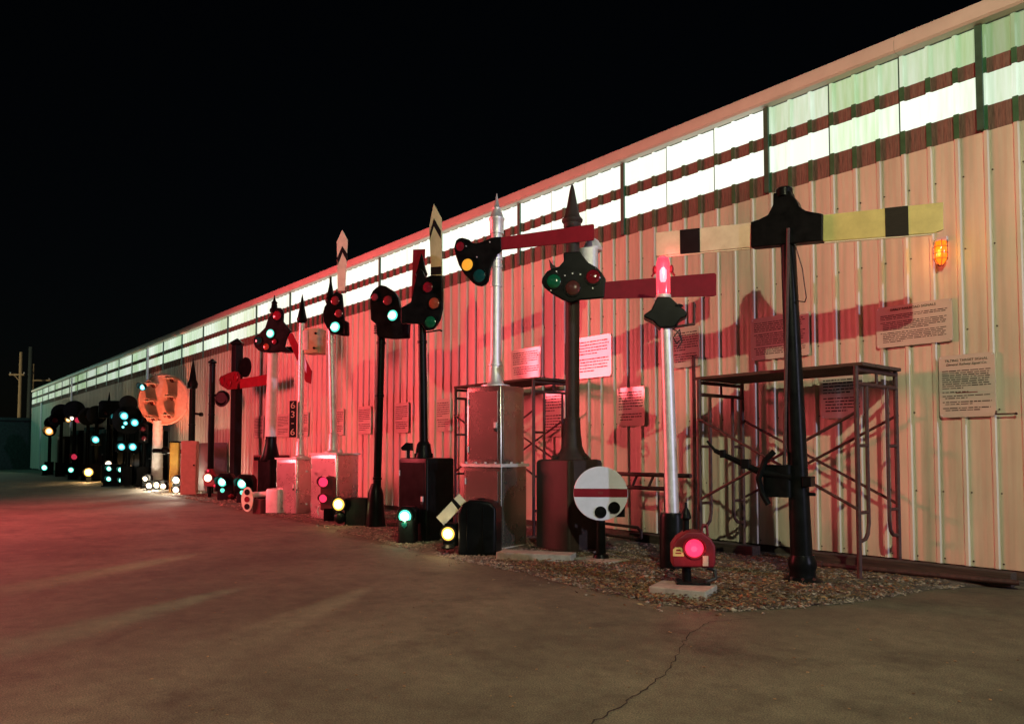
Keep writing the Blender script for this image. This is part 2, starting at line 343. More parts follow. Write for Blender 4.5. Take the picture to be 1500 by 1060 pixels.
# ------------------------------------------------------------------ the long metal building
X0, X1 = -77.2, 1.5
RIB = .32
bld = thing('metal_building', 'long corrugated metal hall with a glowing translucent strip under the eave', 'building', (0, 0, 0))
def profile(w, n):
    pts = []
    for k in range(n):
        b = k * RIB
        pts += [(b, 0), (b + .022, -.036), (b + .058, -.036), (b + .08, 0), (b + .135, 0), (b + .155, -.0025), (b + .175, -.0025), (b + .190, 0), (b + .225, 0), (b + .245, -.0025), (b + .265, -.0025), (b + .280, 0)]
    return pts + [(n * RIB, 0)]
def sheet(z0, z1, m, name, yoff=0, n=3):
    mb = MB(); pr = profile(0, n); k = len(pr)
    mb.add([(x, y + yoff, z0) for x, y in pr] + [(x, y + yoff, z1) for x, y in pr], [(i, i + 1, k + i + 1, k + i) for i in range(k - 1)])
    return mb.mesh(name, m, 20)
ZB, Z1, Z2, Z3, Z4, Z5 = .16, 5.44, 5.75, 6.15, 6.34, 6.76
me_w = sheet(ZB, Z1, 'wall_paint', 'wall_panel'); me_lo = sheet(Z1, Z2, 'girt_panel', 'girt_panel', .003); me_p1 = sheet(Z2, Z3, 'lit_panel', 'lit_pane', .006)
me_mi = sheet(Z3, Z4, 'girt_panel', 'girt_panel', .003); me_p2 = sheet(Z4, Z5, 'lit_panel', 'lit_pane', .006)
P3 = 3 * RIB
xs = []; x = -3.20 + 4 * P3
while x > X0: xs.append(x); x -= P3
rr = random.Random(3)
for i, x in enumerate(xs):
    xa = x - P3
    part('wall_panel', me_w, bld, (xa, 0, 0)); part('girt_panel', me_lo, bld, (xa, 0, 0)); part('girt_panel', me_mi, bld, (xa, 0, 0))
    for up, me in ((0, me_p1), (1, me_p2)):
        o = part('translucent_panel', me, bld, (xa, 0, 0))
        f = 1.0
        if xa > -3.3: f = .42 if up else .78
        elif xa > -6.2: f = .75 if up else 1.1
        elif xa > -24: f = 1.2
        else: f = max(.55, 1.05 + (xa + 24) * .016)
        far = max(0, min(1, (-24 - xa) / 30))
        o.color = (f * rr.uniform(.88, 1.08), .55 + (.15 if -24 < xa < -6 else 0) + rr.uniform(-.05, .08) - .1 * far - (.22 if xa > -6.2 and up else 0), 0, 1)
me_rc = {}
for za, zb in ((Z1, Z2), (Z3, Z4)):
    m_ = MB().prism([(-.031, za + .002), (.031, za + .002), (.031, zb - .002), (-.031, zb - .002)], -.0405, -.0345); me_rc[za] = m_.mesh('rib_glow_strip', 'rib_glow_green')  # greenish fibreglass ribs; hall light showing through them is painted as green strips
for x in xs:
    if x < -26: break
    for za in me_rc:
        for j in range(3): part('rib_glow_strip', me_rc[za], bld, (x - P3 + j * RIB + .045, 0, 0))
me_seam = MB().box((0, 0, 0), (.022, .012, Z5 - Z1)).mesh('seam', 'post_green')
for x in xs: part('seam_strip', me_seam, bld, (x + .004, -.006, (Z5 + Z1) / 2))
me_post = MB().box((0, 0, 0), (.075, .05, Z5 - Z1 - .02)).mesh('post', 'post_green')
k = 0
while -3.2 - 2.88 * k > X0:
    part('clerestory_post', me_post, bld, (-3.2 - 2.88 * k + .0, -.045, (Z5 + Z1) / 2 + .005)); k += 1
mb = MB(); prof = [(-.02, 6.765), (-.16, 6.765), (-.19, 6.79), (-.19, 6.93), (-.15, 6.99), (.2, 7.03), (.2, 6.9), (-.02, 6.9)]
n = len(prof)
for s in range(14):
    xa = X0 - .2 + s * (X1 - X0 + .2) / 14; xb = xa + (X1 - X0 + .2) / 14 - .004
    m_ = MB(); m_.add([(xa, y, z) for y, z in prof] + [(xb, y, z) for y, z in prof], [(i, (i + 1) % n, n + (i + 1) % n, n + i)[::-1] for i in range(n)] + [tuple(range(n)), tuple(reversed(range(n, 2 * n)))])
    m_.build('eave_trim', 'fascia_paint', bld)
m_ = MB(); m_.box(((X0 + X1) / 2, .1, .07), (X1 - X0, .16, .20)); m_.build('foundation', 'foundation', bld, .01)
m_ = MB(); m_.add([(X0, .02, 7.0), (X1, .02, 7.0), (X1, 18, 9.6), (X0, 18, 9.6)], [(0, 1, 2, 3)]); m_.build('roof', 'fascia_paint', bld)
m_ = MB(); m_.box((X0 - .05, 9, 3.5), (.06, 18, 6.9)); m_.build('end_wall', 'wall_paint', bld)
m_ = MB(); m_.box(((X0 + X1) / 2, .35, 3.4), (X1 - X0 - .3, .05, 6.6)); m_.build('inner_lining', 'foundation', bld)
m_ = MB()
for z in (.22, 1.05, 2.05, 3.05, 4.05, 4.95):
    for i, x in enumerate(xs):
        if x < -11: break
        for j in range(3):
            m_.cyl((x - P3 + j * RIB + .1, -.001, z), (x - P3 + j * RIB + .1, -.010, z), .010, n=6)
tag(m_.build('screws', 'rust_steel', bld), None, None, kind='stuff')
for x, z0, z1 in ((-40.2, 1.0, 6.7), (-59.6, .4, 6.7), (-72.4, .1, 5.6)):
    m_ = MB(); m_.rbox((x, -.12, (z0 + z1) / 2), (.12, .1, z1 - z0), .02); m_.box((x, -.05, z1 - .4), (.16, .1, .03)); m_.build('downspout', 'galvanised', bld)
# ------------------------------------------------------------------ notice boards on the wall
def textmesh(txt, size, mname, parent, x, z, y=-.006, align='CENTER', shear=0, ext=.0015):
    cu = bpy.data.curves.new('lettering', 'FONT'); cu.body = txt; cu.size = size; cu.align_x = align; cu.extrude = ext; cu.shear = shear
    t = bpy.data.objects.new('lettering', cu); COL.objects.link(t); dg = bpy.context.evaluated_depsgraph_get()
    me = bpy.data.meshes.new_from_object(t.evaluated_get(dg)); bpy.data.objects.remove(t)
    me.materials.clear(); me.materials.append(M[mname])
    o = bpy.data.objects.new('lettering', me); COL.objects.link(o); o.parent = parent; o.location = (x, y, z); o.rotation_euler = (R(90), 0, 0)
    return o
def board(x0, x1, z0, z1, label, heads=(), paras=(6, 5), y=-.05, group=None):
    w, h = x1 - x0, z1 - z0; cx, cz = (x0 + x1) / 2, (z0 + z1) / 2
    t = thing('notice_board', label, 'sign', (cx, y, cz), group=group); r = min(w, h) * .06
    pts = []
    for sx, sz, a0 in ((1, 1, 0), (-1, 1, 90), (-1, -1, 180), (1, -1, 270)):
        for k in range(4): pts.append((sx * (w / 2 - r) + r * math.cos(R(a0 + 30 * k)), sz * (h / 2 - r) + r * math.sin(R(a0 + 30 * k))))
    bd = MB().prism(pts, -.004, .006).build('board', 'sign_white', t)
    for sx in (-1, 1):
        for sz in (-1, 1): MB().cyl((sx * (w / 2 - .025), -.004, sz * (h / 2 - .025)), (sx * (w / 2 - .025), -.010, sz * (h / 2 - .025)), .009, n=8).build('screw', 'galvanised', bd)
    z = h / 2 - .08 * h
    for s_, sz, sh in heads:
        textmesh(s_, sz, 'ink', t, 0, z - sz * .5, shear=sh); z -= sz * 1.15
    z -= .05 * h; tot = sum(paras); gap = (z + h / 2 - .06 * h) / (tot + .8 * (len(paras) - 1) + .5); rg = random.Random(int(abs(x0) * 100))
    m_ = MB()
    for pi, np_ in enumerate(paras):
        for l in range(np_):
            xa = -w * .44 + (.03 if l and pi else 0); xe = w * (.44 if l < np_ - 1 else rg.uniform(-.1, .3)) - rg.uniform(0, .06) * w
            while xa < xe:
                ln = min(rg.uniform(.02, .09), xe - xa + .005)
                m_.box((xa + ln / 2, -.0055, z), (ln, .002, gap * rg.uniform(.30, .46))); xa += ln + rg.uniform(.008, .016)
            z -= gap
        z -= gap * .8
    tag(m_.build('body_text_lines', 'ink', t), None, None, kind='stuff')
    return t
H = 'EARLY RAILROAD SIGNALS'
board(-4.50, -3.57, 2.92, 3.46, 'white notice board headed EARLY RAILROAD SIGNALS, crossed by a red arm shadow', [(H, .046, 0)], (3, 5, 6))
tB = board(-3.74, -3.12, 1.97, 2.74, 'white notice board headed TILTING TARGET SIGNAL beside the amber wall lamp corner', [('TILTING TARGET SIGNAL', .042, 0), ('General Railway Signal Co.', .042, .25)], (9, 1, 2, 2, 2))
MB().box((0, -.0055, -.085), (.24, .002, .010)).build('underline', 'ink_red', tB)
board(-6.39, -5.45, 2.93, 3.57, 'white notice board half hidden behind the black double arm mast', (), (5, 6, 4))
board(-5.29, -4.7, 2.01, 2.62, 'white notice board seen through the scaffold bars', (), (5, 5))
board(-7.88, -7.33, 2.94, 3.6, 'notice board just right of the silver lantern post', (), (8, 4))
board(-10.14, -9.26, 2.93, 3.71, 'glossy notice board mirroring red light beside the brown mast', (), (5, 5))
board(-9.12, -8.49, 2.0, 2.69, 'notice board low on the wall above the steel truss rails', (), (7, 3))
board(-11.13, -10.48, 1.84, 2.76, 'notice board behind the brown mast and the scaffold braces', (), (6, 6))
board(-12.09, -11.17, 3.06, 3.68, 'notice board above the scaffold plank beside the silver mast', (), (6, 4))
g_ = 'paired upright notice boards along the middle of the wall'
for a, b, lb in ((-14.87, -14.31, 'upright notice board right of the black cabinet mast'), (-16.77, -16.11, 'upright notice board left of the black cabinet mast'), (-18.72, -18.0, 'upright notice board left of the black round head mast'),
                 (-20.15, -19.56, 'upright notice board right of the silver mast with upright chevron blade'), (-22.68, -21.89, 'upright notice board behind the 63-6 number plate mast'), (-24.29, -23.31, 'upright notice board just right of the white post with black foot'), (-26.33, -25.46, 'notice board just left of the white post with black foot')):
    board(a, b, 2.03, 2.8, lb, (), (7, 4))
# amber wall lamp
t = thing('wall_lamp', 'small lit amber caged lamp on the metal wall under the yellow arm', 'lamp', (-3.66, -.04, 4.02))
MB().box((0, -.01, .19), (.12, .06, .06)).build('bracket', 'galvanised', t, .006)
lm = MB().lathe([(.035, .16), (.062, .15), (.072, .08), (.072, -.06), (.05, -.12), (.02, -.14)][::-1], (0, -.08, 0)).build('globe', 'lit_yellow', t)
m_ = MB()
for k in range(6):
    a = k * math.pi / 3; m_.tube([(.078 * math.cos(a), -.08 + .078 * math.sin(a), .16), (.078 * math.cos(a), -.08 + .078 * math.sin(a), -.08), (.02 * math.cos(a), -.08 + .02 * math.sin(a), -.16)], .004, 5)
for z in (.08, 0, -.07): m_.tube([(.079 * math.cos(2 * math.pi * k / 12), -.08 + .079 * math.sin(2 * math.pi * k / 12), z) for k in range(13)], .004, 5)
m_.build('wire_cage', 'rust_steel', t); o = light('lamp_glow', 'POINT', (0, -.22, 0), 5, (1, .35, .06), shadow_soft_size=.07); o.parent = t
t = thing('latch_hook', 'small rusty hook bar on the wall beside the tilting target board', 'hook', (-3.02, -.05, 1.99))
MB().tube([(-.1, 0, .04), (-.1, -.02, 0), (.1, -.02, 0)], .009).build('rod', 'rust_steel', t); MB().ball((.11, -.02, 0), .016).build('knob', 'rust_steel', t)

# ------------------------------------------------------------------ signal kit
def core(ln, x, y, z, r, m):
    if m.startswith('lit_') and 'core_' + m[4:] in M: MB().dome((x, y - r * .19, z), r * .68, .22).build('lamp_core', 'core_' + m[4:], ln)
def lenses(t, items, y=-.03, ring='black', hood=None):
    for x, z, r, m in items:
        b = MB().ring((x, y, z), r * .93, r * 1.10, .018).build('lens_ring', ring, t)
        ln = MB().dome((x, y, z), r * .95, .3).build('lens', m, t); core(ln, x, y, z, r, m)
        if hood: MB().hood((x, y, z), r * 1.1, hood).build('lens_hood', ring, t)
def finial(t, z0, h, r, m, x=0, ball=False):
    MB().lathe([(r * 1.0, 0), (r * 1.25, .02), (r * 1.5, h * .12), (r * 1.55, h * .16), (r * 1.25, h * .22), (r * 1.05, h * .35), (r * .6, h * .6), (r * .28, h * .85), (.006, h)], (x, 0, z0)).build('finial', m, t)
def mast(t, p0, p1, r0, r1, m, bands=()):
    MB().cyl(p0, p1, r0, r1, 20).build('mast', m, t)
    P0, P1 = Vector(p0), Vector(p1)
    for z in bands:
        k = (z - P0.z) / (P1.z - P0.z); c = P0.lerp(P1, k); r = r0 + (r1 - r0) * k
        MB().lathe([(r, -.03), (r + .012, -.025), (r + .012, .025), (r, .03)], c).build('collar', m, t)
def bolts(t, pts, m='galvanised', r=.010):
    for p in pts: MB().cyl(p, (p[0], p[1] - .014, p[2]), r, n=6).build('bolt', m, t)
def spot(t, loc, rot, e, col, size=22):
    gl = light('lamp_glow', 'POINT', (loc[0], loc[1] + .02, loc[2] - .02), 5 if e > 300 else 1.5, col, shadow_soft_size=.06); gl.parent = t
    o = light('spot_beam', 'SPOT', loc, e, col, spot_size=R(size), spot_blend=1.0, shadow_soft_size=.05); o.parent = t; o.rotation_euler = rot; return o

def cabdoor(t, c, w, d, z0, z1, rz, m, lock=True):
    a, b = math.cos(rz), math.sin(rz); q = lambda x, y: (c[0] + x * a - y * b, c[1] + x * b + y * a)
    h = z1 - z0; zc = (z0 + z1) / 2
    for x, y, dx, dy in ((0, -d / 2 - .004, w - .12, .010), (w / 2 + .004, 0, .010, d - .12)):
        p = q(x, y); MB().box((p[0], p[1], zc), (dx, dy, h), rz).build('door', m, t, .003)
    for z in (z0 + h * .15, z0 + h * .85):
        p = q(-w / 2 + .05, -d / 2 - .012); MB().cyl((p[0], p[1], z - .05), (p[0], p[1], z + .05), .013, n=8).build('hinge', 'galvanised', t)
    if lock:
        p = q(w / 2 - .10, -d / 2 - .018); MB().box((p[0], p[1], zc), (.05, .025, .09), rz).build('hasp', 'galvanised', t, .004)
        MB().ball((p[0], p[1], zc - .07), .028, 8, 6, (1, .5, 1.1)).build('padlock', 'rust_steel', t)
# --- 1 black mast with two banded arms
t = thing('double_arm_signal', 'black iron mast carrying two banded arms, one cream and one yellow', 'signal', (-4.58, -1.88), 14)
mast(t, (-.02, 0, .05), (-.125, 0, 4.12), .128, .085, 'black')
MB().lathe([(.225, 0), (.225, .05), (.20, .07), (.15, .09), (.145, .16), (.16, .2), (.16, .26), (.135, .34)], (-.02, 0, 0), 24).build('base_flange', 'black', t)
bolts(t, [(-.02 + .19 * math.cos(a), .19 * math.sin(a) * 1 + 0, .085) for a in (3.6, 4.3, 5.0, 5.7)], 'rust_steel', .018)
cast = [(-.539, 4.36), (-.543, 4.045), (.29, 3.99), (.298, 4.305), (.172, 4.35), (.106, 4.38), (.04, 4.437), (.008, 4.522), (-.045, 4.60), (-.058, 4.65), (-.262, 4.66), (-.267, 4.523), (-.33, 4.409), (-.436, 4.374)]
MB().prism(cast, -.10, .06).build('arm_casting', 'black', t, .012)
MB().lathe([(.085, 0), (.1, .01), (.1, .10), (.085, .12)], (-.153, -.02, 4.60)).build('casting_cap', 'black', t)
bl = MB().prism([(-1.82, 4.46), (-.541, 4.36), (-.541, 4.06), (-1.82, 4.147)], -.05, -.022).build('arm_blade', 'cream', t, .004); bl['label'] = 'cream arm blade'
MB().prism([(-1.48, 4.435), (-1.209, 4.414), (-1.209, 4.103), (-1.48, 4.122)], -.053, -.019).build('black_band', 'black_matt', bl)
bl = MB().prism([(.294, 4.302), (1.513, 4.212), (1.508, 3.92), (1.43, 3.895), (.289, 3.991)], -.05, -.022).build('arm_blade', 'yellow', t, .004); bl['label'] = 'yellow arm blade'
MB().prism([(.947, 4.256), (1.179, 4.239), (1.179, 3.914), (.947, 3.934)], -.053, -.019).build('black_band', 'worn_black', bl)
MB().cyl((-1.7, -.035, 4.125), (-.55, -.035, 4.045), .010).build('arm_rail', 'cream', t); MB().cyl((.3, -.035, 3.975), (1.4, -.035, 3.885), .010).build('arm_rail', 'cream', t)
MB().cyl((-.19, -.08, 1.2), (-.09, -.1, 4.2), .022, n=8).build('operating_rod', 'rust_steel', t)
MB().tube([(-.02, -.08, 4.0), (.06, -.09, 3.7), (.10, -.09, 3.35), (.08, -.08, 3.3), (.0, -.08, 3.32)], .007, 6).build('cable', 'cable', t)
mech = MB().rbox((-.265, -.02, 1.2), (.33, .26, .38), .05).build('lever_box', 'black', t)
MB().cyl((-.10, -.1, 1.245), (-.45, -.14, 1.30), .05, .045).cyl((-.45, -.14, 1.30), (-1.0, -.16, 1.56), .042, .028).cyl((-1.0, -.16, 1.56), (-1.1, -.16, 1.68), .02, .014).build('hand_lever', 'black', t)
MB().tube([(-.28, -.15, 1.55), (-.38, -.17, 1.45), (-.46, -.18, 1.23), (-.42, -.18, 1.05), (-.35, -.17, .92)], .035).build('lever_quadrant', 'black', t)
MB().box((-.62, -.15, 1.40), (.1, .1, .12)).build('lever_clamp', 'black', t, .01); MB().box((-.9, -.16, 1.52), (.06, .08, .1)).build('lever_clamp', 'black', t, .01)
MB().box((.08, -.05, 1.2), (.1, .2, .12)).cyl((.0, -.02, 1.05), (.15, -.02, 1.05), .02).build('mast_clamp', 'black', t, .01)

# --- 2 red dwarf lantern on concrete pad
tag(MB().rbox((0, 0, .05), (.62, .46, .12), .02).build('concrete_pad', 'concrete', None, .012, (-5.05, -3.55, 0)), 'low concrete pad under the red dwarf signal', 'pad')
bpy.data.objects['concrete_pad'].rotation_euler = (0, 0, R(20))
t = thing('dwarf_signal', 'red dwarf signal with glowing red lens and yellow badge on a concrete pad', 'dwarf signal', (-5.07, -3.36, .11), 42)
MB().box((0, 0, .015), (.36, .26, .03)).build('base_plate', 'black', t, .008)
MB().cyl((-.06, 0, .03), (-.06, 0, .2), .05).build('stem', 'black', t)
MB().tube([(.16, 0, .17), (.24, 0, .15), (.245, -.02, .06), (.15, -.05, .03), (.12, -.08, .03)], .02).build('conduit', 'cable', t)
MB().prism([(-.22, .19), (.22, .19), (.235, .25), (.235, .42), (.19, .50), (.10, .57), (-.06, .58), (-.17, .50), (-.225, .42), (-.225, .24)], -.14, .16).build('housing', 'spec_red', t, .025)
lenses(t, [(.01, .40, .105, 'lit_red')], -.145, 'spec_red', .10)
MB().prism([(-.215, .31), (-.1, .31), (-.1, .38), (-.13, .405), (-.19, .405), (-.215, .38)], -.15, -.139).build('badge', 'yellow', t)
MB().prism([(-.19, .335), (-.125, .335), (-.125, .35), (-.19, .35)], -.152, -.1495).prism([(-.185, .365), (-.13, .365), (-.14, .385), (-.175, .385)], -.152, -.1495).build('badge_print', 'ink_red', t)
MB().box((.125, -.145, .265), (.06, .03, .11)).build('latch', 'hood_white', t, .005)
MB().cyl((-.06, .02, .56), (-.06, .02, .70), .035).lathe([(.035, 0), (.06, .03), (.05, .08), (.02, .14), (.015, .2)], (-.06, .02, .68)).build('top_vent', 'black', t)
MB().tube([(.10, 0, .55), (.12, 0, .64), (.16, 0, .63), (.17, 0, .52)], .014).build('handle', 'spec_red', t)
spot(t, (.01, -.28, .40), (R(-80), 0, 0), 8, (1, .08, .12), 70)

# --- 3 silver lantern post
t = thing('lantern_post', 'silver post with black foot topped by a glowing red glass lantern', 'signal', (-6.18, -2.29), 40)
MB().lathe([(.24, 0), (.24, .03), (.17, .05), (.165, .70), (.15, .755), (.10, .76)], (.01, 0, 0), 24).build('foot', 'black', t, )
bolts(t, [(.01 + .2 * math.cos(a), .2 * math.sin(a), .05) for a in (3.5, 4.2, 4.9, 5.6)], 'rust_steel', .018)
mast(t, (.01, 0, .7), (-.045, 0, 3.2), .088, .078, 'silver')
cast = [(-.16, 3.57), (.00, 3.562), (.10, 3.46), (.223, 3.345), (.215, 3.30), (.13, 3.26), (.06, 3.16), (-.14, 3.16), (-.22, 3.25), (-.333, 3.305), (-.335, 3.34), (-.24, 3.40)]
MB().prism(cast, -.13, .13).build('bracket_casting', 'black', t, .03)
MB().ball((.10, -.1, 3.44), .06, sc=(1.2, .6, .5)).build('side_cap', 'black', t)
MB().lathe([(.115, 0), (.10, .03), (.10, .07)], (-.08, 0, 3.54)).build('lantern_seat', 'galvanised', t)
MB().lathe([(.088, 0), (.092, .05), (.092, .42), (.075, .50), (.03, .53)], (-.08, 0, 3.60), 24).build('glass_chimney', 'red_glass', t)
MB().lathe([(.02, 0), (.03, .04), (.03, .15), (.012, .19)], (-.08, 0, 3.78)).build('bulb', 'bulb_glow', t)
m_ = MB()
for s_ in (-1, 1): m_.ball((-.08 + s_ * .11, 0, 3.95), .05, sc=(.55, .8, 1.2)); m_.cyl((-.08 + s_ * .08, 0, 3.97), (-.08 + s_ * .15, 0, 3.86), .014)
m_.build('side_horns', 'spec_red', t)
MB().tube([(.05, -.02, 3.18), (.31, -.02, 3.21), (.315, -.02, 3.50)], .018).build('rod_arm', 'rust_steel', t)
MB().tube([(.03, -.09, 3.15), (.10, -.1, 3.1), (.14, -.1, 3.0), (.08, -.1, 2.95), (.04, -.1, 3.03), (.12, -.1, 3.13), (.15, -.1, 2.98), (.09, -.1, 2.88)], .008, 6).build('cable', 'cable', t)
o = light('lantern_light', 'POINT', (-.08, -.16, 3.95), 6, (1, .12, .16), shadow_soft_size=.06); o.parent = t

# --- 4 white disc target on a short stem
t = thing('disc_signal', 'round white disc target with a red bar and two black holes', 'disc signal', (-7.36, -2.37), 42)
MB().lathe([(.17, 0), (.17, .03), (.12, .05), (.10, .1), (.065, .12)], (0, 0, 0)).build('foot', 'black', t)
MB().cyl((0, .02, .08), (0, .02, .7), .07, .06).build('stem', 'black', t)
MB().rbox((.13, .2, .82), (.42, .22, .4), .03).build('mechanism_box', 'black_matt', t)
MB().lathe([(.375, -.006), (.38, 0), (.38, .012), (.375, .018)], (0, -.06, .96), 48, 'Y').build('disc', 'white_enamel', t)
a = math.asin(.06 / .38); pts = [(.376 * math.cos(q), .96 + .376 * math.sin(q)) for q in [-a + 2 * a * k / 6 for k in range(7)]]; pts += [(-x, z) for x, z in reversed(pts)]
MB().prism([(x, z + .01) for x, z in pts], -.082, -.0775).build('red_bar', 'blade_red', t)
for x, z in ((.0, .70), (.19, .765)):
    MB().ring((x, -.078, z), .05, .083, .02).build('hole_rim', 'black', t); MB().dome((x, -.079, z), .075, .2).build('hole', 'black', t)
MB().box((.0, -.084, .97), (.07, .004, .035)).build('center_plate', 'ink_red', t)

# --- 5 brown semaphore
t = thing('semaphore_signal', 'brown painted semaphore with green lens spectacle and red arm pointing right', 'signal', (-8.48, -1.87), 42)
MB().rbox((-.02, .0, .72), (.80, .72, 1.42), .05, R(-50 + 5), chamf=.06).build('case', 'brown', t)
MB().rbox((-.02, .0, .03), (.92, .84, .06), .02, R(-45)).build('case_plinth', 'brown', t)
MB().lathe([(.30, 0), (.27, .05), (.2, .12), (.16, .22), (.14, .42), (.13, .62)], (.03, 0, 1.42), 24).build('mast_socket', 'brown', t)
for s_ in (-1, 1): MB().lathe([(.05, 0), (.05, .05), (.03, .07)], (s_ * .24, -.16, 1.42)).build('lug', 'brown', t)
mast(t, (.035, 0, 1.6), (.05, 0, 5.16), .112, .112, 'brown', (2.05,))
MB().lathe([(.125, -.06), (.14, -.03), (.14, .02), (.165, .05), (.17, .08), (.13, .13), (.115, .17), (.08, .34), (.04, .56), (.02, .64), (.006, .66)], (.045, 0, 5.16), 22).build('finial', 'brown', t)
sp = [(-.091, 4.672), (.177, 4.682), (.228, 4.599), (.309, 4.495), (.432, 4.423), (.524, 4.319), (.575, 4.226), (.553, 3.937), (.184, 3.916), (.04, 3.87), (-.103, 3.926), (-.287, 4.04), (-.40, 4.144), (-.43, 4.21), (-.42, 4.277), (-.348, 4.381), (-.245, 4.433), (-.153, 4.454), (-.081, 4.537)]
MB().prism(sp, -.20, -.13).build('spectacle', 'black', t, .02)
lenses(t, [(-.235, 4.216, .122, 'lens_green'), (.062, 4.102, .128, 'lens_brown'), (.38, 4.267, .122, 'lens_red')], -.205)
bolts(t, [(-.06, -.205, 4.30), (.06, -.205, 4.33), (.18, -.205, 4.31), (-.19, -.205, 4.37), (.42, -.205, 4.39), (-.28, -.205, 4.07), (.37, -.205, 4.09)], 'galvanised', .012)
MB().prism([(.53, 4.185), (2.22, 4.272), (2.248, 4.25), (2.244, 3.93), (2.22, 3.916), (.53, 3.92)], -.19, -.165).build('arm_blade', 'blade_red', t, .004)
MB().prism([(-.33, 4.62), (-.27, 4.53), (-.17, 4.45), (-.24, 4.42), (-.30, 4.45)], -.05, .0).build('counterweight', 'brown', t, .01)
m_ = MB().rbox((.30, .16, 4.62), (.30, .28, .36), .10); m_.build('motor_case', 'galvanised', t)
MB().lathe([(.15, 0), (.16, .05), (.10, .16), (.05, .2)], (.36, .2, 4.78)).build('motor_cap', 'galvanised', t)

# --- 6 silver semaphore on tall aluminium cabinet
t = thing('semaphore_signal', 'silver semaphore with lit amber lens on a tall two tier aluminium cabinet', 'signal', (-9.64, -2.45), 30)
MB().rbox((0, 0, .66), (.78, .70, 1.28), .035, R(-17)).build('lower_cabinet', 'cabinet_grey', t)
MB().rbox((0, 0, 1.98), (.72, .64, 1.26), .035, R(-17), chamf=.03).build('upper_cabinet', 'cabinet_grey', t)
cabdoor(t, (0, 0), .78, .70, .12, 1.24, R(-17), 'cabinet_grey'); cabdoor(t, (0, 0), .72, .64, 1.42, 2.52, R(-17), 'cabinet_grey')
MB().rbox((0, 0, 1.33), (.84, .76, .05), .02, R(-17)).build('cabinet_flange', 'galvanised', t)
for k in range(6):
    a, b = math.cos(R(-17)), math.sin(R(-17)); x, y = (-.3 + .2 * k, -.39) if k < 4 else (.40, -.1 + .3 * (k - 4))
    MB().cyl((x * a - y * b, x * b + y * a, 1.355), (x * a - y * b, x * b + y * a, 1.385), .022, n=6).build('bolt', 'galvanised', t)
MB().rbox((0, 0, .02), (.86, .8, .04), .02, R(-17)).build('cabinet_foot', 'galvanised', t)
MB().lathe([(.24, 0), (.24, .03), (.15, .05), (.125, .09), (.115, .34), (.125, .35), (.125, .38), (.10, .39)], (0, 0, 2.61), 24).build('mast_socket', 'silver', t)
mast(t, (0, 0, 2.9), (.02, 0, 5.36), .096, .092, 'silver', (3.01, 4.30, 4.62, 4.75))
MB().lathe([(.115, -.22), (.118, .0), (.13, .02), (.13, .05), (.11, .07), (.07, .20), (.075, .22), (.045, .25), (.02, .38), (.005, .47)], (.02, 0, 5.38), 22).build('finial', 'silver', t)
sp = [(-.67, 4.966), (-.637, 5.072), (-.58, 5.105), (-.52, 5.107), (-.405, 5.065), (-.339, 5.003), (-.27, 4.985), (-.192, 4.998), (.002, 5.056), (.17, 5.056), (.179, 4.827), (.099, 4.774), (.035, 4.689), (-.0, 4.6), (-.029, 4.513), (-.061, 4.333), (-.11, 4.285), (-.174, 4.266), (-.25, 4.28), (-.321, 4.323), (-.486, 4.489), (-.585, 4.651), (-.652, 4.841)]
MB().prism(sp, -.20, -.14).build('spectacle', 'black', t, .018)
lenses(t, [(-.553, 4.956, .088, 'lens_red'), (-.42, 4.637, .11, 'dim_amber'), (-.207, 4.436, .12, 'lens_teal')], -.205)
bolts(t, [(-.44, -.205, 4.95), (-.02, -.205, 4.98), (-.10, -.205, 4.47), (-.25, -.205, 4.75)], 'galvanised', .012)
MB().prism([(.163, 5.046), (1.70, 5.106), (1.722, 5.09), (1.72, 4.86), (1.70, 4.846), (.163, 4.835)], -.19, -.165).build('arm_blade', 'blade_red', t, .004)

# --- 7 black dwarf case with small banded blade and orange lamp
t = thing('dwarf_signal', 'rounded black dwarf case with a small cream banded blade and orange white lamp', 'dwarf signal', (-9.08, -3.22), 40)
MB().prism([(-.27, .0), (.31, 0), (.31, .70), (.24, .79), (.08, .83), (-.10, .83), (-.22, .76), (-.27, .62)], -.26, .28).build('case', 'black', t, .05)
MB().box((-.12, -.265, .4), (.015, .02, .6)).box((.12, -.265, .42), (.015, .02, .62)).build('case_rib', 'black', t, .004)
MB().lathe([(.07, 0), (.07, .02), (.03, .03)], (.03, .0, .82)).build('case_cap', 'black', t)
MB().rbox((-.42, -.05, .3), (.22, .24, .34), .04).build('lamp_box', 'black', t)
lenses(t, [(-.43, .32, .11, 'lit_amber')], -.19, 'black', .03)
MB().lathe([(.09, 0), (.11, .02), (.06, .06)], (-.43, -.2, .1)).build('lower_lens', 'black', t)
bl = MB().prism([(-.62, .56), (-.50, .44), (-.16, .80), (-.27, .92)], -.17, -.155).build('blade', 'cream', t)
MB().prism([(-.39, .81), (-.28, .68), (-.235, .725), (-.35, .845)], -.173, -.152).build('black_band', 'black_matt', bl)
spot(t, (-.43, -.30, .32), (R(-87.3), 0, R(-4)), 700, (1, .75, .38), 9)

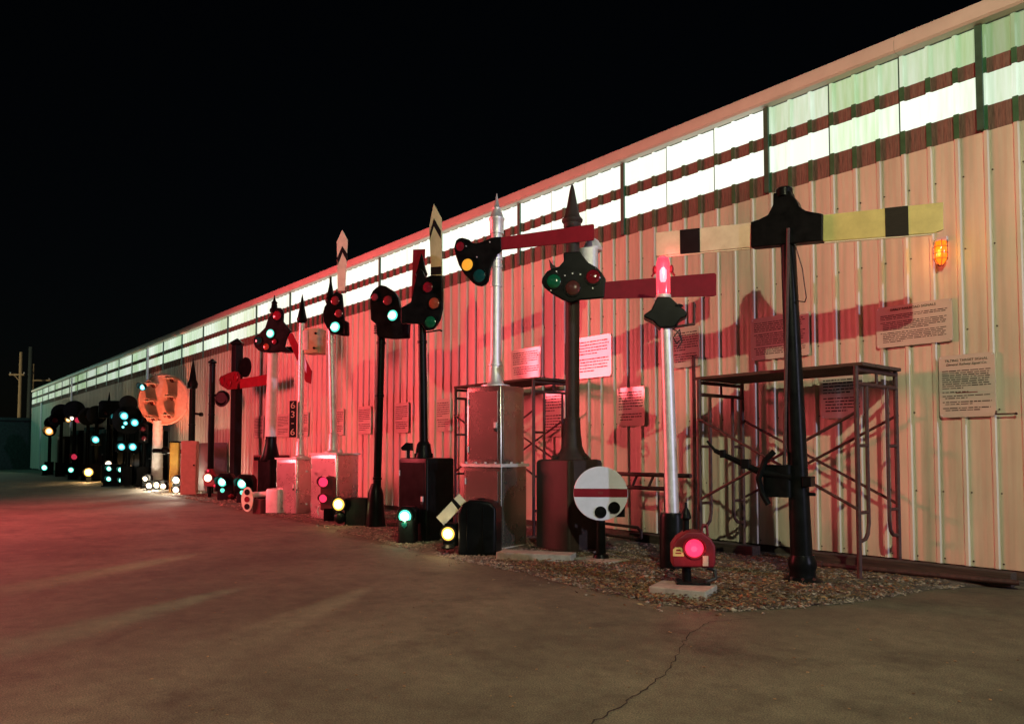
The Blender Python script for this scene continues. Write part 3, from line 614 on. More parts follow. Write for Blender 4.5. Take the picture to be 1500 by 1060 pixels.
# --- 8 black mast with upright chevron blade and red blade
t = thing('semaphore_signal', 'black semaphore on black cabinet with upright yellowed chevron blade and red blade', 'signal', (-11.19, -2.8), 35)
MB().rbox((0.02, 0, .72), (.80, .62, 1.44), .03, R(-30), chamf=.04).build('cabinet', 'black', t)
cabdoor(t, (.02, 0), .80, .62, .12, 1.36, R(-30), 'black')
MB().lathe([(.17, 0), (.15, .06), (.13, .2), (.12, .25), (.085, .3)], (-.03, 0, 1.43), 20).build('mast_socket', 'black', t)
MB().lathe([(.03, 0), (.03, .15)], (-.28, -.1, 1.44)).prism([(-.37, 1.57), (-.21, 1.57), (-.22, 1.70), (-.30, 1.71), (-.40, 1.62)], -.16, -.04).build('vent_hood', 'black', t)
for x in (-.14, .16): MB().lathe([(.025, 0), (.025, .07)], (x, -.1, 1.45)).build('lug', 'black', t)
mast(t, (-.03, 0, 1.6), (-.09, 0, 4.7), .075, .072, 'black', (3.5, 4.15))
MB().lathe([(.09, 0), (.11, .05), (.075, .15), (.035, .32), (.006, .42)], (-.088, 0, 4.68)).build('finial', 'black', t)
sp = [(-.12, 4.66), (-.06, 4.80), (.0, 4.74), (.053, 4.622), (.155, 4.654), (.36, 4.642), (.378, 4.473), (.38, 4.053), (.33, 3.862), (.27, 3.76), (.194, 3.69), (.057, 3.68), (-.012, 3.79), (-.133, 3.81), (-.411, 3.83), (-.413, 4.108), (-.222, 4.197)]
MB().prism(sp, -.18, -.11).build('spectacle', 'black', t, .02)
lenses(t, [(.105, 4.44, .105, 'lens_red'), (.226, 4.151, .11, 'lens_orange'), (.159, 3.821, .115, 'lens_green')], -.185)
bl = MB().prism([(.117, 5.547), (.201, 5.933), (.349, 5.66), (.36, 4.636), (.156, 4.648)], -.165, -.145).build('arm_blade', 'old_cream', t, .004); bl['label'] = 'yellowed pointed blade with black chevron'
MB().prism([(.128, 5.399), (.206, 5.671), (.34, 5.432), (.341, 5.286), (.206, 5.524), (.128, 5.269)], -.168, -.142).build('black_chevron', 'black_matt', bl)
MB().prism([(.15, 4.66), (.352, 4.66), (.35, 4.80), (.15, 4.80)], -.168, -.142).build('black_band', 'black_matt', bl)
bl = MB().prism([(-.298, 5.217), (-.064, 5.211), (-.083, 4.271), (-.326, 4.235)], .10, .12).build('arm_blade', 'blade_red', t, .004); bl['label'] = 'plain red blade'
MB().box((-.25, .0, 3.98), (.3, .2, .26)).build('arm_bracket', 'black', t, .02)
MB().tube([(.05, -.1, 3.66), (.32, -.14, 3.68), (.36, -.14, 3.66)], .014).build('stop_rod', 'black', t)
# --- 8b dwarf lamp in front of it
t = thing('dwarf_signal', 'black dwarf lamp with bright green white lens before the black cabinet', 'dwarf signal', (-10.95, -3.3), 40)
MB().rbox((0, 0, .2), (.30, .26, .40), .05).build('base', 'black_matt', t)
MB().prism([(-.17, .32), (.17, .32), (.17, .56), (.1, .62), (-.1, .62), (-.17, .56)], -.08, .14).build('housing', 'black', t, .02)
lenses(t, [(-.02, .46, .12, 'lit_teal')], -.10, 'black', .04)
MB().lathe([(.05, 0), (.05, .02), (.01, .03)], (-.02, -.12, .32), 12, 'Y').build('marker_reflector', 'lens_teal', t)
spot(t, (-.02, -.25, .46), (R(-87), 0, R(-8)), 1900, (.66, 1, .5), 7.5)

# --- 9 black mast with round head
t = thing('semaphore_signal', 'slender black mast with rounded black head and one bright green lens', 'signal', (-13.65, -2.35), 35)
MB().lathe([(.21, 0), (.20, .1), (.17, .5), (.16, .70), (.10, .86), (.085, .9)], (-.03, 0, 0), 12).build('base_casting', 'black', t)
mast(t, (.0, 0, .8), (.07, 0, 4.0), .082, .082, 'black', (1.0, 2.7, 3.8))
sp = [(.118, 4.976), (.03, 4.93), (-.052, 4.865), (-.10, 4.78), (-.115, 4.66), (-.096, 4.262), (.015, 4.174), (.037, 3.954), (.078, 3.896), (.402, 3.846), (.75, 3.851), (.758, 4.277), (.557, 4.494), (.516, 4.683), (.46, 4.78), (.394, 4.84), (.232, 4.943)]
MB().prism(sp, -.18, -.06).build('head', 'black', t, .025)
lenses(t, [(-.0, 4.72, .085, 'lens_rose'), (.29, 4.638, .108, 'lens_rose'), (.406, 4.325, .12, 'lit_teal')], -.185)
for k in range(5): MB().box((-.03, -.05, 4.0 + .04 * k), (.07, .06, .02)).build('step', 'black', t)
t = thing('dwarf_signal', 'black box dwarf with glowing yellow lens beside the slender black mast', 'dwarf signal', (-14.25, -2.6), 40)
MB().rbox((.12, .1, .3), (.5, .4, .56), .04).build('case', 'black_matt', t)
lenses(t, [(-.22, .46, .14, 'lit_amber')], -.17, 'black', .04)
MB().ball((-.22, -.1, .18), .13, sc=(1, .8, 1)).build('lower_lens_housing', 'black', t)
MB().cyl((-.22, .1, .46), (-.22, -.16, .46), .13, .15).build('lamp_barrel', 'black', t)
MB().tube([(-.42, -.18, .55), (-.44, -.2, .44), (-.41, -.18, .36)], .02).build('side_bracket', 'lit_orange', t) if False else None
spot(t, (-.22, -.32, .46), (R(-87), 0, R(-6)), 1900, (.95, .95, .4), 7.5)

# --- 10 two lens red dwarf
t = thing('dwarf_signal', 'narrow dark dwarf with two red lamps before the aluminium cabinet', 'dwarf signal', (-15.5, -2.55), 45)
MB().rbox((.06, 0, .15), (.22, .2, .3), .03).build('foot', 'black', t)
MB().prism([(-.13, .26), (.16, .26), (.17, .95), (.10, 1.02), (-.05, 1.0), (-.13, .92)], -.1, .14).build('housing', 'maroon_box', t, .03)
lenses(t, [(-.05, .88, .115, 'lit_red'), (-.05, .52, .095, 'lit_red')], -.11, 'maroon_box', .12)
MB().tube([(-.16, -.05, .34), (-.2, -.06, .25), (-.16, -.06, .14)], .016).build('hinge_rod', 'galvanised', t)

# --- 11 silver semaphore with upright cream chevron blade
t = thing('semaphore_signal', 'silver semaphore on pale cabinet with upright cream blade and green lens', 'signal', (-15.96, -2.16), 40)
MB().rbox((0, 0.05, .76), (.92, .66, 1.46), .04, R(-27), chamf=.03).build('cabinet', 'aluminium', t)
cabdoor(t, (0, .05), .92, .66, .12, 1.40, R(-27), 'aluminium')
MB().rbox((0, 0.05, 1.5), (1.0, .72, .04), .03, R(-27)).build('cabinet_top', 'galvanised', t)
for x, z in ((-.55, 1.1), (-.55, .35)): MB().cyl((x, -.2, z), (x - .04, -.22, z), .03).build('hinge', 'galvanised', t)
MB().lathe([(.22, 0), (.22, .03), (.13, .06), (.115, .1), (.105, .44), (.09, .46)], (-.02, 0, 1.52), 20).build('mast_socket', 'silver', t)
MB().ball((.24, -.2, 1.56), .05).build('top_knob', 'galvanised', t)
mast(t, (-.02, 0, 1.9), (-.12, 0, 5.0), .085, .08, 'silver', (4.1,))
finial(t, 4.98, .66, .08, 'black', -.125)
sp = [(.068, 5.252), (-.081, 5.056), (-.20, 4.90), (-.24, 4.75), (-.22, 4.55), (-.043, 4.279), (.289, 4.201), (.394, 4.524), (.298, 4.567), (.231, 5.177)]
MB().prism(sp, -.18, -.11).build('spectacle', 'black', t, .02)
lenses(t, [(.07, 5.03, .115, 'lens_rose'), (.16, 4.731, .105, 'lens_rose'), (.077, 4.419, .128, 'lit_teal')], -.185)
bl = MB().prism([(.085, 6.412), (.216, 6.683), (.351, 6.442), (.297, 5.256), (.119, 5.262)], -.165, -.145).build('arm_blade', 'cream', t, .004)
MB().prism([(.098, 6.028), (.22, 6.299), (.341, 6.124), (.343, 5.932), (.23, 6.15), (.113, 5.857)], -.168, -.142).build('black_chevron', 'black_matt', bl)
MB().cyl((.30, -.15, 5.2), (.27, -.15, 6.3), .012).build('blade_rod', 'black', t)
MB().box((.34, -.14, 4.36), (.1, .1, .3)).build('light_shield', 'black', t, .01)

# --- 12 silver mast with 63-6 plate
t = thing('signal_mast', 'silver mast with tan motor case and vertical number plate 63-6 on cabinet', 'signal', (-17.94, -2.12), 40)
MB().rbox((-.12, .05, .70), (.80, .56, 1.34), .04, R(-25), chamf=.03).build('cabinet', 'aluminium', t)
cabdoor(t, (-.12, .05), .80, .56, .12, 1.28, R(-25), 'aluminium')
MB().rbox((-.12, .05, 1.38), (.88, .62, .04), .03, R(-25)).build('cabinet_top', 'galvanised', t)
MB().lathe([(.20, 0), (.20, .03), (.12, .06), (.11, .1), (.10, .40), (.085, .42)], (.03, 0, 1.4), 20).build('mast_socket', 'silver', t)
mast(t, (.03, 0, 1.7), (.035, 0, 4.85), .08, .075, 'silver', (2.0, 3.6, 4.35))
MB().lathe([(.075, -.02), (.12, .02), (.135, .08), (.11, .15), (.07, .35), (.03, .6), (.006, .72)], (.035, 0, 4.82)).build('finial', 'black', t)
MB().rbox((.34, .12, 4.34), (.46, .42, .62), .09).build('motor_case', 'tan', t)
MB().rbox((.18, -.085, 4.36), (.14, .03, .5), .01).build('motor_door', 'galvanised', t)
for x, z in ((.42, 4.15), (.46, 4.52)): MB().cyl((x, -.1, z), (x, -.13, z), .03).build('latch', 'black', t)
pt = MB().box((-.125, -.11, 2.37), (.185, .015, .92)).build('number_plate', 'black_matt', t)
for c, z in (('6', 2.64), ('3', 2.41), ('-', 2.21), ('6', 1.97)):
    o = textmesh(c, .23, 'hood_white', pt, -.125, z, -.120); o.name = 'numeral'; o.scale = (1.15, 1, 1)

# --- 13 white post with black foot, red diagonal arm
t = thing('semaphore_signal', 'white post on black foot casting with red arm dropped diagonally', 'signal', (-20.67, -1.71), 40)
MB().rbox((-.02, 0, .66), (.56, .5, 1.32), .06, R(-20)).build('foot_case', 'black', t)
MB().lathe([(.30, 0), (.24, .12), (.2, .3), (.16, .5), (.16, .68)], (-.03, 0, 1.3), 20).build('foot_casting', 'black', t)
for x in (-.42, .36): MB().box((x, -.05, 1.36), (.14, .12, .1)).build('lug', 'black', t, .01)
mast(t, (-.04, 0, 1.9), (0, 0, 4.4), .155, .145, 'white_post')
mast(t, (0, 0, 4.3), (.02, 0, 5.55), .10, .09, 'brown')
MB().lathe([(.09, -.02), (.13, .02), (.13, .08), (.09, .14), (.075, .26), (.09, .28), (.04, .34), (.006, .50)], (.02, 0, 5.52)).build('finial', 'black', t)
sp = [(.161, 5.578), (.24, 5.61), (.319, 5.602), (.38, 5.54), (.415, 5.451), (.403, 5.215), (.641, 4.943), (.519, 4.741), (.46, 4.507), (.649, 4.356), (-.01, 4.341), (-.2, 4.36), (-.327, 4.408), (-.44, 4.50), (-.489, 4.619), (-.492, 4.767), (-.335, 4.882), (-.147, 5.054), (-.056, 5.318)]
MB().prism(sp, -.22, -.15).build('spectacle', 'black', t, .02)
lenses(t, [(.227, 5.383, .14, 'lens_red'), (.03, 4.881, .13, 'lit_teal'), (-.332, 4.689, .115, 'lens_teal'), (-.092, 4.51, .10, 'lens_orange'), (.15, 4.65, .08, 'lens_red')], -.225)
bl = MB().prism([(.486, 4.859), (.674, 4.884), (1.278, 3.787), (1.251, 3.438), (1.096, 3.499)], -.20, -.18).build('arm_blade', 'blade_red', t, .004)
MB().prism([(.794, 4.03), (1.023, 4.347), (1.121, 3.965), (1.108, 3.747), (1.012, 4.011), (.936, 3.90)], -.203, -.177).build('white_chevron', 'white_enamel', bl)
MB().box((.5, .1, 4.45), (.5, .25, .16)).build('arm_bracket', 'black', t, .02)

# --- 14 paddle dwarf machine
t = thing('dwarf_signal', 'grey switch machine with a pale oval paddle pierced by three holes', 'dwarf signal', (-18.5, -2.72), 35)
MB().rbox((.22, .1, .33), (.42, .4, .6), .08, chamf=.06).build('case', 'galvanised', t)
MB().rbox((-.20, 0, .18), (.26, .24, .36), .03).build('pedestal', 'maroon_box', t)
MB().cyl((-.44, -.02, .46), (.1, -.02, .50), .07).build('shaft', 'white_post', t)
pd = MB(); hole = []
pd.prism([(.17 * math.cos(a), .36 + .31 * math.sin(a)) for a in [2 * math.pi * k / 28 for k in range(28)]], -.20, -.18); o = pd.build('paddle', 'cream', t, .004); o.location = (-.42, 0, 0)
for z, m_ in ((.54, 'black_matt'), (.36, 'lens_red'), (.18, 'black_matt')): MB().ring((-.42, -.2, z), .055, .075, .01).dome((-.42, -.201, z), .06, .1).build('paddle_hole', m_, t)

# --- 15 a pair of hooded green dwarfs
for i, (x, lb) in enumerate(((-24.3, 'hooded black dwarf with long green lens, the one beside the small red dwarf'), (-22.6, 'hooded black dwarf with long green lens, the one beside the oval paddle'))):
    t = thing('dwarf_signal', lb, 'dwarf signal', (x, -1.75), 48, 'pair of hooded green dwarf signals')
    MB().rbox((.05, .05, .16), (.5, .34, .32), .05).build('base', 'black_matt', t)
    MB().prism([(-.28, .3), (.30, .3), (.30, .72), (.2, .86), (-.12, .88), (-.28, .74)], -.1, .25).build('housing', 'black', t, .04)
    lenses(t, [(-.02, .60, .16, 'lit_teal')], -.12, 'black', .0)
    MB().hood((-.02, -.1, .60), .175, .42, .012).build('lens_hood', 'black', t)
    MB().dome((-.02, -.12, .33), .07, .2).build('marker_lens', 'lit_teal', t)
    MB().lathe([(.06, 0), (.10, .06), (.03, .12)], (.28, -.16, .1)).build('reflector', 'spec_red', t)
# small red dwarf with white lens
t = thing('dwarf_signal', 'small red dwarf with a round white lamp beside the hooded green dwarfs', 'dwarf signal', (-25.9, -1.7), 55)
MB().cyl((0, .05, 0), (0, .05, .42), .06).build('stem', 'black', t)
MB().prism([(-.16, .40), (.30, .36), (.26, .7), (.1, .98), (-.08, .98), (-.16, .8)], -.06, .12).build('housing', 'spec_red', t, .03)
lenses(t, [(-.03, .68, .14, 'lit_white')], -.07, 'spec_red', .1)
lenses(t, [(-.03, .92, .05, 'dim_red'), (.2, .42, .05, 'dim_red')], -.07, 'spec_red')
spot(t, (-.03, -.25, .68), (R(-85), 0, R(-10)), 500, (1, .8, .6), 40)

# --- 16 red spectacle semaphore close to wall
t = thing('semaphore_signal', 'dark square post with red spectacle and short red arm behind the white post', 'signal', (-25.63, -.9), 10)
MB().box((-.07, 0, 2.6), (.30, .28, 5.2)).build('post', 'black_matt', t, .02)
MB().lathe([(.17, 0), (.27, .06), (.27, .1), (.02, .26)], (-.07, 0, 5.18), 4).build('post_cap', 'black', t)
sp = [(-.793, 4.02), (-.7, 4.12), (-.593, 4.171), (-.259, 4.239), (.2, 4.279), (.4, 4.23), (.528, 4.116), (.566, 3.903), (.408, 3.806), (.347, 3.669), (-.243, 3.665), (-.582, 3.791), (-.75, 3.9)]
MB().prism(sp, -.25, -.18).build('spectacle', 'spec_red', t, .02)
lenses(t, [(-.588, 4.0, .15, 'lens_red'), (-.116, 3.88, .15, 'lens_red'), (.304, 4.05, .15, 'lens_red')], -.255, 'spec_red')
MB().prism([(.531, 3.98), (2.52, 4.05), (2.53, 3.70), (.54, 3.659)], -.24, -.215).build('arm_blade', 'blade_red', t, .004)
MB().lathe([(.34, 0), (.34, .04)], (.60, -.05, 4.39), 28, 'Y').build('lamp_disc', 'black', t)
# --- 17 thin mast
t = thing('signal_mast', 'thin black mast with small cap and round gear case on a side arm', 'signal', (-27.88, -1.0), 40)
mast(t, (-.02, 0, 0), (-.02, 0, 4.75), .115, .10, 'black', (2.9, 3.3, 3.6, 4.7))
MB().lathe([(.10, 0), (.16, .03), (.16, .06), (.02, .18)], (-.02, 0, 4.76), 12).build('mast_cap', 'black', t)
MB().cyl((0, 0, 3.62), (.3, -.05, 3.56), .06).build('side_arm', 'black', t)
MB().lathe([(.18, -.1), (.26, 0), (.27, .1), (.2, .16)], (.47, -.05, 3.5), 20, 'Y').build('gear_case', 'black', t)
MB().ring((.47, -.15, 3.42), .2, .25, .05).build('gear_rim', 'black', t)
# --- 19 spike finial mast
t = thing('signal_mast', 'black mast with a tall spike finial right of the big round target', 'signal', (-30.32, -.95), 40)
mast(t, (0, 0, 0), (0, 0, 4.1), .13, .11, 'black', (1.2, 2.6))
MB().lathe([(.11, 0), (.17, .04), (.2, .2), (.14, .34), (.1, .6), (.04, 1.0), (.006, 1.2)], (0, 0, 4.0)).build('finial', 'black', t)
MB().cyl((.0, 0, 3.05), (.42, -.05, 3.0), .045).cyl((.36, -.05, 3.0), (.46, -.05, 3.0), .08).build('side_arm', 'black', t)
MB().cyl((-.0, 0, 1.55), (-1.6, -.05, 1.6), .09).ball((-1.1, -.05, 1.6), .16).build('bell_crank', 'black', t)

# --- 18 big round target
t = thing('position_light_signal', 'big round salmon lit target with two columns of lamp hoods', 'signal', (-34.82, -1.0), 50)
mast(t, (0, 0, 0), (0, 0, 2.9), .24, .2, 'white_post', (.9,))
MB().lathe([(1.06, -.05), (1.12, 0), (1.12, .06), (1.06, .10), (1.03, .07)], (.25, 0, 3.82), 44, 'Y').build('target_disc', 'target_paint', t)
for k, (x, z, r) in enumerate(((-.15, 4.45, .17), (.64, 4.68, .16), (-.2, 3.70, .17), (.66, 3.90, .16), (-.12, 2.98, .17), (.56, 3.12, .16))):
    h = MB().hood((x, -.1, z), r, .55, .02, droop=.05).build('lamp_hood', 'target_paint', t); MB().dome((x, -.1, z), r * .8, .2).build('lens', 'lens_brown', t)
    MB().box((x, -.35, z + r * .2), (r * 2.4, .5, .02)).build('hood_visor', 'hood_white', t)
lenses(t, [(-.64, 4.35, .14, 'lit_cyan')], -.1, 'black'); MB().hood((-.64, -.1, 4.35), .155, .4).build('lens_hood', 'black', t)

# --- cabinets beside the wall
for lb, nm, loc, d, m, yaw in (('pink lit steel cabinet standing between the round target and the spike mast', 'equipment_cabinet', (-28.35, -1.6), (.55, .4, 1.95), 'pink_box', 62),
        ('dark maroon cabinet against the wall behind the thin black mast', 'equipment_cabinet', (-30.2, -.32), (2.6, .5, 1.9), 'maroon_box', 0),
        ('dark maroon case beside the black foot of the white post', 'equipment_cabinet', (-23.4, -.6), (1.3, .6, 1.45), 'maroon_box', 5)):
    t = thing(nm, lb, 'cabinet', loc, yaw)
    MB().rbox((0, 0, d[2] / 2), d, .04, chamf=.03).build('case', m, t); MB().box((0, -d[1] / 2 - .006, d[2] / 2), (d[0] * .86, .012, d[2] * .86)).build('door', m, t, .004)
    MB().cyl((d[0] * .33, -d[1] / 2 - .01, d[2] * .55), (d[0] * .33, -d[1] / 2 - .05, d[2] * .55), .03).build('handle', 'black', t)
t = thing('marker_post', 'ochre yellow square post left of the pink cabinet', 'post', (-30.35, -1.55), 60)
MB().rbox((0, 0, .95), (.32, .3, 1.9), .03).build('post', 'ochre', t); MB().rbox((0, 0, 1.93), (.38, .36, .06), .02).build('post_cap', 'black', t)

# --- white ground lamps
def ground_lamp(x, y, zs, m, label, yaw=55, body='black', bw=.28, grp=None, sp=None, hood=.16, r=.12):
    t = thing('dwarf_signal', label, 'dwarf signal', (x, y), yaw, grp); top = max(z for _, z in zs) + .2
    xs_ = [a for a, _ in zs]; w = max(xs_) - min(xs_) + bw; cx = (max(xs_) + min(xs_)) / 2
    MB().prism([(cx - w / 2, .03), (cx + w / 2, .03), (cx + w / 2, top - .08), (cx + w / 2 - .08, top), (cx - w / 2 + .08, top), (cx - w / 2, top - .08)], -.02, .22).build('housing', body, t, .03)
    MB().box((cx, .1, .02), (w + .1, .4, .04)).build('base_plate', 'black_matt', t, .01)
    lenses(t, [(a, z, r, m) for a, z in zs], -.03, body, hood)
    if sp: spot(t, (cx, -.28, zs[0][1]), (R(-85), 0, R(-15)), sp[0] * 6, sp[1], 30); o = light('lamp_glow', 'POINT', (cx, -.35, zs[0][1] + .05), sp[0] * 2.2, sp[1], shadow_soft_size=.1); o.parent = t
    return t
ground_lamp(-34.2, -1.6, [(0, .42), (.08, .15)], 'lit_white', 'low dwarf with two white lamps left of the target pole', sp=(40, (1, .82, .6)), r=.10)
ground_lamp(-32.3, -1.65, [(-.3, .2), (0, .22), (.25, .18)], 'lit_white', 'low bar of three white lamps at the target pole foot', sp=(60, (1, .82, .6)), r=.12)
up = light('spot_beam', 'SPOT', (-31.9, -2.3, .3), 1700, (1, .17, .09), spot_size=R(46), spot_blend=.8, shadow_soft_size=.1); aim(up, (-34.7, -.9, 3.8))  # added red-tinted spot that brightens the big target disc; no lamp stands here
ground_lamp(-29.4, -1.75, [(0, .5), (0, .15)], 'lit_white', 'dwarf with two stacked white lamps before the pink cabinet', sp=(60, (1, .84, .62)), r=.13)

# --- far signals: dark masts with round targets
def target_mast(x, y, label, top, heads, lamps, yaw=68, finial_h=0, nm='color_light_signal', grp='dark target signals at the far end of the row'):
    t = thing(nm, label, 'signal', (x, y), yaw, grp)
    MB().cyl((0, .1, 0), (0, .1, top), .11, .09).build('mast', 'black', t)
    MB().rbox((0, .1, .45), (.5, .4, .9), .05).build('base_case', 'black_matt', t)
    for hx, hz, w, h, rnd in heads:
        if rnd: MB().lathe([(w * .97, -.03), (w, 0), (w, .03), (w * .97, .05)], (hx, 0, hz), 28, 'Y').build('target', 'black_matt', t)
        else: MB().prism([(hx - w / 2, hz - h / 2), (hx + w / 2, hz - h / 2), (hx + w / 2, hz + h / 2 - .1), (hx + w / 2 - .12, hz + h / 2), (hx - w / 2 + .12, hz + h / 2), (hx - w / 2, hz + h / 2 - .1)], -.06, .14).build('head_box', 'black_matt', t, .03)
        MB().rbox((hx, .16, hz), (w * .6, .26, min(h, .8) * .7), .05).build('lamp_case', 'black', t)
    for lx, lz, r, m in lamps:
        r *= .88
        ln = MB().dome((lx, -.08, lz), r, .3).build('lens', m, t); core(ln, lx, -.08, lz, r, m); MB().hood((lx, -.05, lz), r * 1.1, r * 2.6).build('lens_hood', 'black', t)
    if finial_h: MB().lathe([(.09, 0), (.13, .05), (.07, .15), (.006, finial_h)], (0, .1, top)).build('finial', 'black', t)
    return t
target_mast(-58.7, -1.5, 'dark target signal with a lit amber lamp nearest the far wall corner', 3.6, [(0, 3.0, .42, .42, 1), (.1, 3.5, .45, .45, 1)], [(0, 2.95, .30, 'lit_orange'), (.15, 3.5, .22, 'lens_red')])
target_mast(-54.6, -1.5, 'dark signal with a wide round target and small amber spot', 4.2, [(0, 4.0, .58, .6, 1), (-.3, 3.6, .4, .4, 1)], [(.42, 3.58, .17, 'lit_orange'), (-.3, 3.55, .2, 'lens_red')])
target_mast(-50.4, -1.5, 'dark signal with the tallest round target and two dim red lamps', 4.2, [(0, 3.98, .60, .6, 1), (.7, 3.65, .42, .42, 1)], [(-.1, 3.52, .12, 'lit_white'), (.2, 3.42, .18, 'dim_red'), (.75, 3.3, .14, 'lens_red')])
target_mast(-46.6, -1.5, 'dark low target signal left of the green lamp mast', 3.8, [(0, 3.5, .5, .5, 1)], [(0, 3.5, .12, 'lens_brown')])
target_mast(-44.4, -1.5, 'dark mast with a single hooded green lamp at mid height', 3.9, [(0, 2.2, .45, .6, 0), (0, 3.5, .5, .5, 1)], [(0, 2.2, .20, 'lit_cyan')])
target_mast(-42.2, -1.4, 'dark mast with blocky square head and pointed finial', 4.0, [(.1, 3.7, 1.1, .9, 0)], [(-.1, 3.5, .12, 'lens_brown')], finial_h=.6)
target_mast(-40.3, -1.5, 'dark mast with one small hooded cyan lamp', 3.5, [(0, 3.2, .5, .7, 0)], [(0, 3.22, .16, 'lit_cyan'), (.05, 2.85, .08, 'lit_cyan')])
target_mast(-37.4, -1.6, 'dark position light signal with four cyan lamps above and two below', 4.0, [(0, 3.0, .66, .6, 1), (0, 3.75, .38, .4, 1), (0, 1.8, 1.0, .5, 0)], [(-.14, 3.18, .19, 'lit_cyan'), (.3, 2.88, .18, 'lit_cyan'), (-.08, 2.85, .10, 'lit_cyan'), (-.18, 2.68, .07, 'lit_cyan'), (-.22, 1.78, .17, 'lit_cyan'), (.24, 1.78, .18, 'lit_cyan')])
target_mast(-35.9, -1.3, 'dark mast with two dim rose lamps left of the big target', 3.9, [(0, 2.4, .4, .9, 0)], [(-.02, 2.55, .12, 'lens_rose'), (.04, 2.15, .12, 'lens_rose')])
for k, (x, w, h, lb) in enumerate(((-36.6, 1.0, 2.5, 'tall added dark box for the shade behind the six cyan lamps'), (-39.3, 1.3, 2.9, 'added dark box for the shade behind the small cyan lamp mast'), (-42.6, 1.5, 3.1, 'added dark box for the shade behind the square headed mast'), (-46.0, 1.4, 2.8, 'added dark box for the shade behind the single green lamp mast'), (-49.8, 1.6, 3.0, 'added dark box for the shade behind the tallest round target'), (-54.0, 1.6, 2.9, 'added dark box for the shade behind the wide round target'), (-58.4, 1.5, 2.6, 'added dark box for the shade behind the amber lamp signal'))):
    t = thing('shade_box', lb, 'cabinet', (x, -.55), 8, 'added dark boxes for the shade along the far wall')  # added boxes standing in for the dark mass of shade and clutter
    MB().rbox((0, 0, h / 2), (w, .6, h), .05, chamf=.05).build('case', 'black_matt', t)
    for sx in (-1, 1): MB().box((sx * w * .24, -.31, h * .5), (w * .44, .02, h * .84)).build('door', 'black', t, .004)
    MB().cyl((.06, -.32, h * .5), (.06, -.37, h * .5), .03).build('handle', 'galvanised', t)
G = 'low lamps at the far end'
ground_lamp(-58.2, -1.8, [(0, .52)], 'lit_teal', 'low dwarf with a green white lamp by the far downspout', yaw=65, r=.2, hood=.4)
ground_lamp(-48.9, -1.7, [(0, 1.28)], 'dim_red', 'dwarf on a tall case with a dim red lamp', yaw=65, r=.17, hood=.35)
ground_lamp(-48.0, -2.0, [(0, .55)], 'lit_teal', 'low dwarf with a small round green white lamp below the dim red one', yaw=65, r=.15, hood=.1)
ground_lamp(-43.9, -1.9, [(0, .5)], 'lit_amber', 'low dwarf with a strong orange lamp', yaw=65, r=.22, hood=.1, sp=(60, (1, .6, .25)))
ground_lamp(-40.5, -1.7, [(0, .98)], 'lit_white', 'dwarf on a tall case with a warm white lamp', yaw=65, r=.15, hood=.1)
ground_lamp(-37.6, -2.0, [(-.28, .34), (.24, .27), (-.28, .8), (.2, .75)], 'lit_teal', 'wide dwarf case with two lit green lamps below and two above', yaw=62, r=.12, hood=.3, bw=.5)

# ------------------------------------------------------------------ scaffolds
def scaffold(x0, x1, y0, y1, h, label, braces=True):
    t = thing('scaffold', label, 'scaffold', (x0, y1, 0)); L = x1 - x0; Dp = y0 - y1
    for x in (0, L):
        f = MB()
        for y in (0, Dp): f.cyl((x, y, .03), (x, y, h), .029)
        f.cyl((x, 0, h - .04), (x, Dp, h - .04), .026).cyl((x, 0, h - .21), (x, Dp, h - .21), .026)
        f.cyl((x, Dp / 2, h - .21), (x, Dp / 2, h - .04), .018)
        for y, s_ in ((0, 1), (Dp, -1)):
            a = y + s_ * .26
            f.tube([(x, a, h - .21), (x, a, .68), (x, a - s_ * .03, .56), (x, a - s_ * .10, .50), (x, y, .48)], .024)
            for z in (h - .95, h - 1.75): f.cyl((x, y, z), (x, a, z), .021)
        f.build('end_frame', 'rust_steel', t)
        for y in (0, Dp): MB().box((x, y, .02), (.12, .12, .02)).build('foot_plate', 'rust_steel', t)
    for y in (0, Dp):
        yy = y + (-.03 if y == 0 else .03)
        MB().cyl((0, yy, h - .55), (L, yy, h - 1.7), .019).build('cross_brace', 'rust_steel', t); MB().cyl((0, yy + .03, h - 1.7), (L, yy + .03, h - .55), .019).build('cross_brace', 'rust_steel', t)
    for k in range(3):
        w = Dp / 3; MB().box((L / 2, w * (k + .5), h + .022), (L + .16, w - .015, .042)).build('plank', 'plank_wood', t, .005)
scaffold(-6.45, -4.2, -.22, -1.3, 2.57, 'rusty tube scaffold frame standing behind the black double arm mast')
scaffold(-12.5, -10.1, -.22, -1.2, 2.85, 'rusty tube scaffold frame standing behind the tall aluminium cabinet')
t = thing('truss_rail', 'dark steel truss rail on legs along the wall behind the white disc', 'rail', (-9.2, -.5, 0))
MB().cyl((0, 0, 1.17), (2.0, 0, 1.17), .036).build('top_rail', 'rust_steel', t); MB().cyl((0, 0, .95), (1.55, 0, .95), .034).build('bottom_rail', 'rust_steel', t)
for k in range(5): MB().cyl((.1 + .35 * k, 0, .95), (.22 + .35 * k, 0, 1.17), .022).build('web_strut', 'rust_steel', t)
for x in (.05, 1.5): MB().cyl((x, 0, .03), (x, 0, 1.2), .024).build('leg', 'rust_steel', t)
MB().tube([(.0, -.1, .32), (1.0, -.1, .30), (1.08, -.1, .24), (1.08, -.1, .14), (1.0, -.1, .12), (0, -.1, .13)], .026).build('low_loop', 'rust_steel', t)
t = thing('steel_angle', 'tall dark steel angle leaning on the wall behind the lantern post', 'bar', (-7.4, -.12, 0))
MB().box((0, 0, 1.55), (.04, .04, 3.1)).build('bar', 'rust_steel', t)
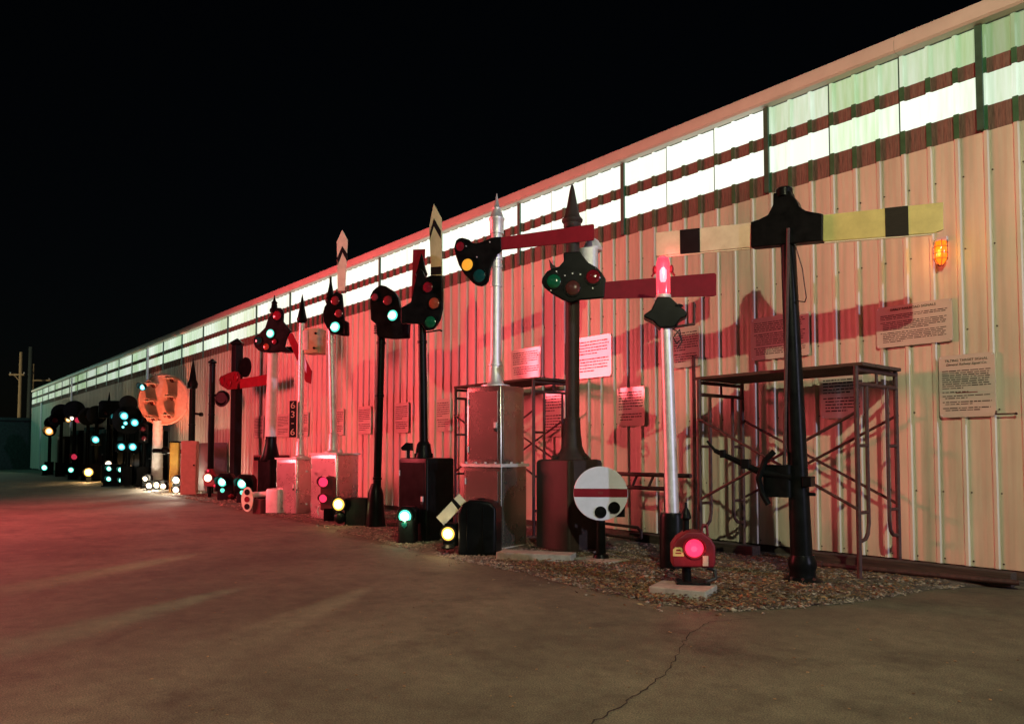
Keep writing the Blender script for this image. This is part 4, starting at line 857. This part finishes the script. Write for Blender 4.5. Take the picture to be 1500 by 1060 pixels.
tag(MB().rbox((0, 0, .05), (1.1, .34, .13), .02).build('concrete_slab', 'concrete', None, .012, (-8.05, -2.98, 0)), 'long low concrete slab in front of the brown semaphore case', 'slab').rotation_euler = (0, 0, R(32))
tag(MB().rbox((0, 0, .02), (.62, .5, .07), .03).build('concrete_slab', 'concrete', None, .012, (-7.3, -2.42, 0)), 'flat concrete slab under the white disc signal', 'slab')
for i, (x, y, l, a, lb) in enumerate(((-4.2, -.36, 2.6, 1, 'dark timber lying along the wall foot under the scaffold'), (-7.3, -.4, 2.4, -2, 'dark timber lying along the wall foot behind the red dwarf'), (-13.2, -.6, 2.2, 2, 'dark timber lying behind the black cabinet'))):
    o = tag(MB().box((0, 0, .07), (l, .2, .16)).build('timber', 'timber', None, .012, (x, y, .03)), lb, 'timber'); o.rotation_euler = (0, 0, R(a))
o = tag(MB().cyl((-1.1, 0, .04), (1.1, 0, .05), .03).cyl((-1.15, 0, .04), (-1.05, 0, .04), .045).build('pipe', 'rust_steel', None, 0, (-3.9, -.62, .04)), 'rusty pipe lying in the dirt below the scaffold', 'pipe'); o.rotation_euler = (0, 0, R(8))

# ------------------------------------------------------------------ far yard
t = thing('storage_shed', 'low dark shed beyond the far end of the hall with a pale rail', 'shed', (-92, -4.0, 0))
MB().box((0, 4, 2.2), (24, 9, 4.4)).build('wall', 'dark_shed', t); MB().box((0, 4, 4.5), (24.6, 9.6, .25)).build('roof', 'dark_shed', t)
MB().cyl((-12, -1.0, 3.75), (11.5, -1.0, 3.75), .07).build('rail', 'galvanised', t)
for k in range(5): MB().box((-10 + 4.8 * k, -.56, 1.9), (2.2, .1, 1.0)).build('window', 'shed_patch', t)
for x, y, z, r, arm, az, m, lb in ((-118.9, 3.9, 14.9, .26, (-1.5, .55), 11.9, 'pole_wood', 'pale lit wooden utility pole with a short crossarm'), (-118.0, 4.9, 15.6, .36, None, 0, 'dark_shed', 'thick dark pole between the two lit utility poles'), (-122.4, 5.8, 13.8, .17, (-.7, 2.5), 11.5, 'pole_wood', 'lit utility pole with a long crossarm beside the hall corner')):
    t = thing('utility_pole', lb, 'utility pole', (x, y))
    MB().cyl((0, 0, 0), (0, 0, z), r, r * .75).build('pole', m, t)
    if arm:
        c_, s_ = math.cos(R(50)), math.sin(R(50))
        MB().cyl((arm[0] * c_, arm[0] * s_, az), (arm[1] * c_, arm[1] * s_, az), .13).build('crossarm', m, t)
        MB().cyl((arm[0] * c_ * .6, arm[0] * s_ * .6, az), (0, 0, az - 1.0), .07).build('brace', m, t)
        for q in (arm[0] * .9, arm[1] * .9): MB().lathe([(.06, 0), (.1, .08), (.06, .2)], (q * c_, q * s_, az + .1)).build('insulator', 'galvanised', t)
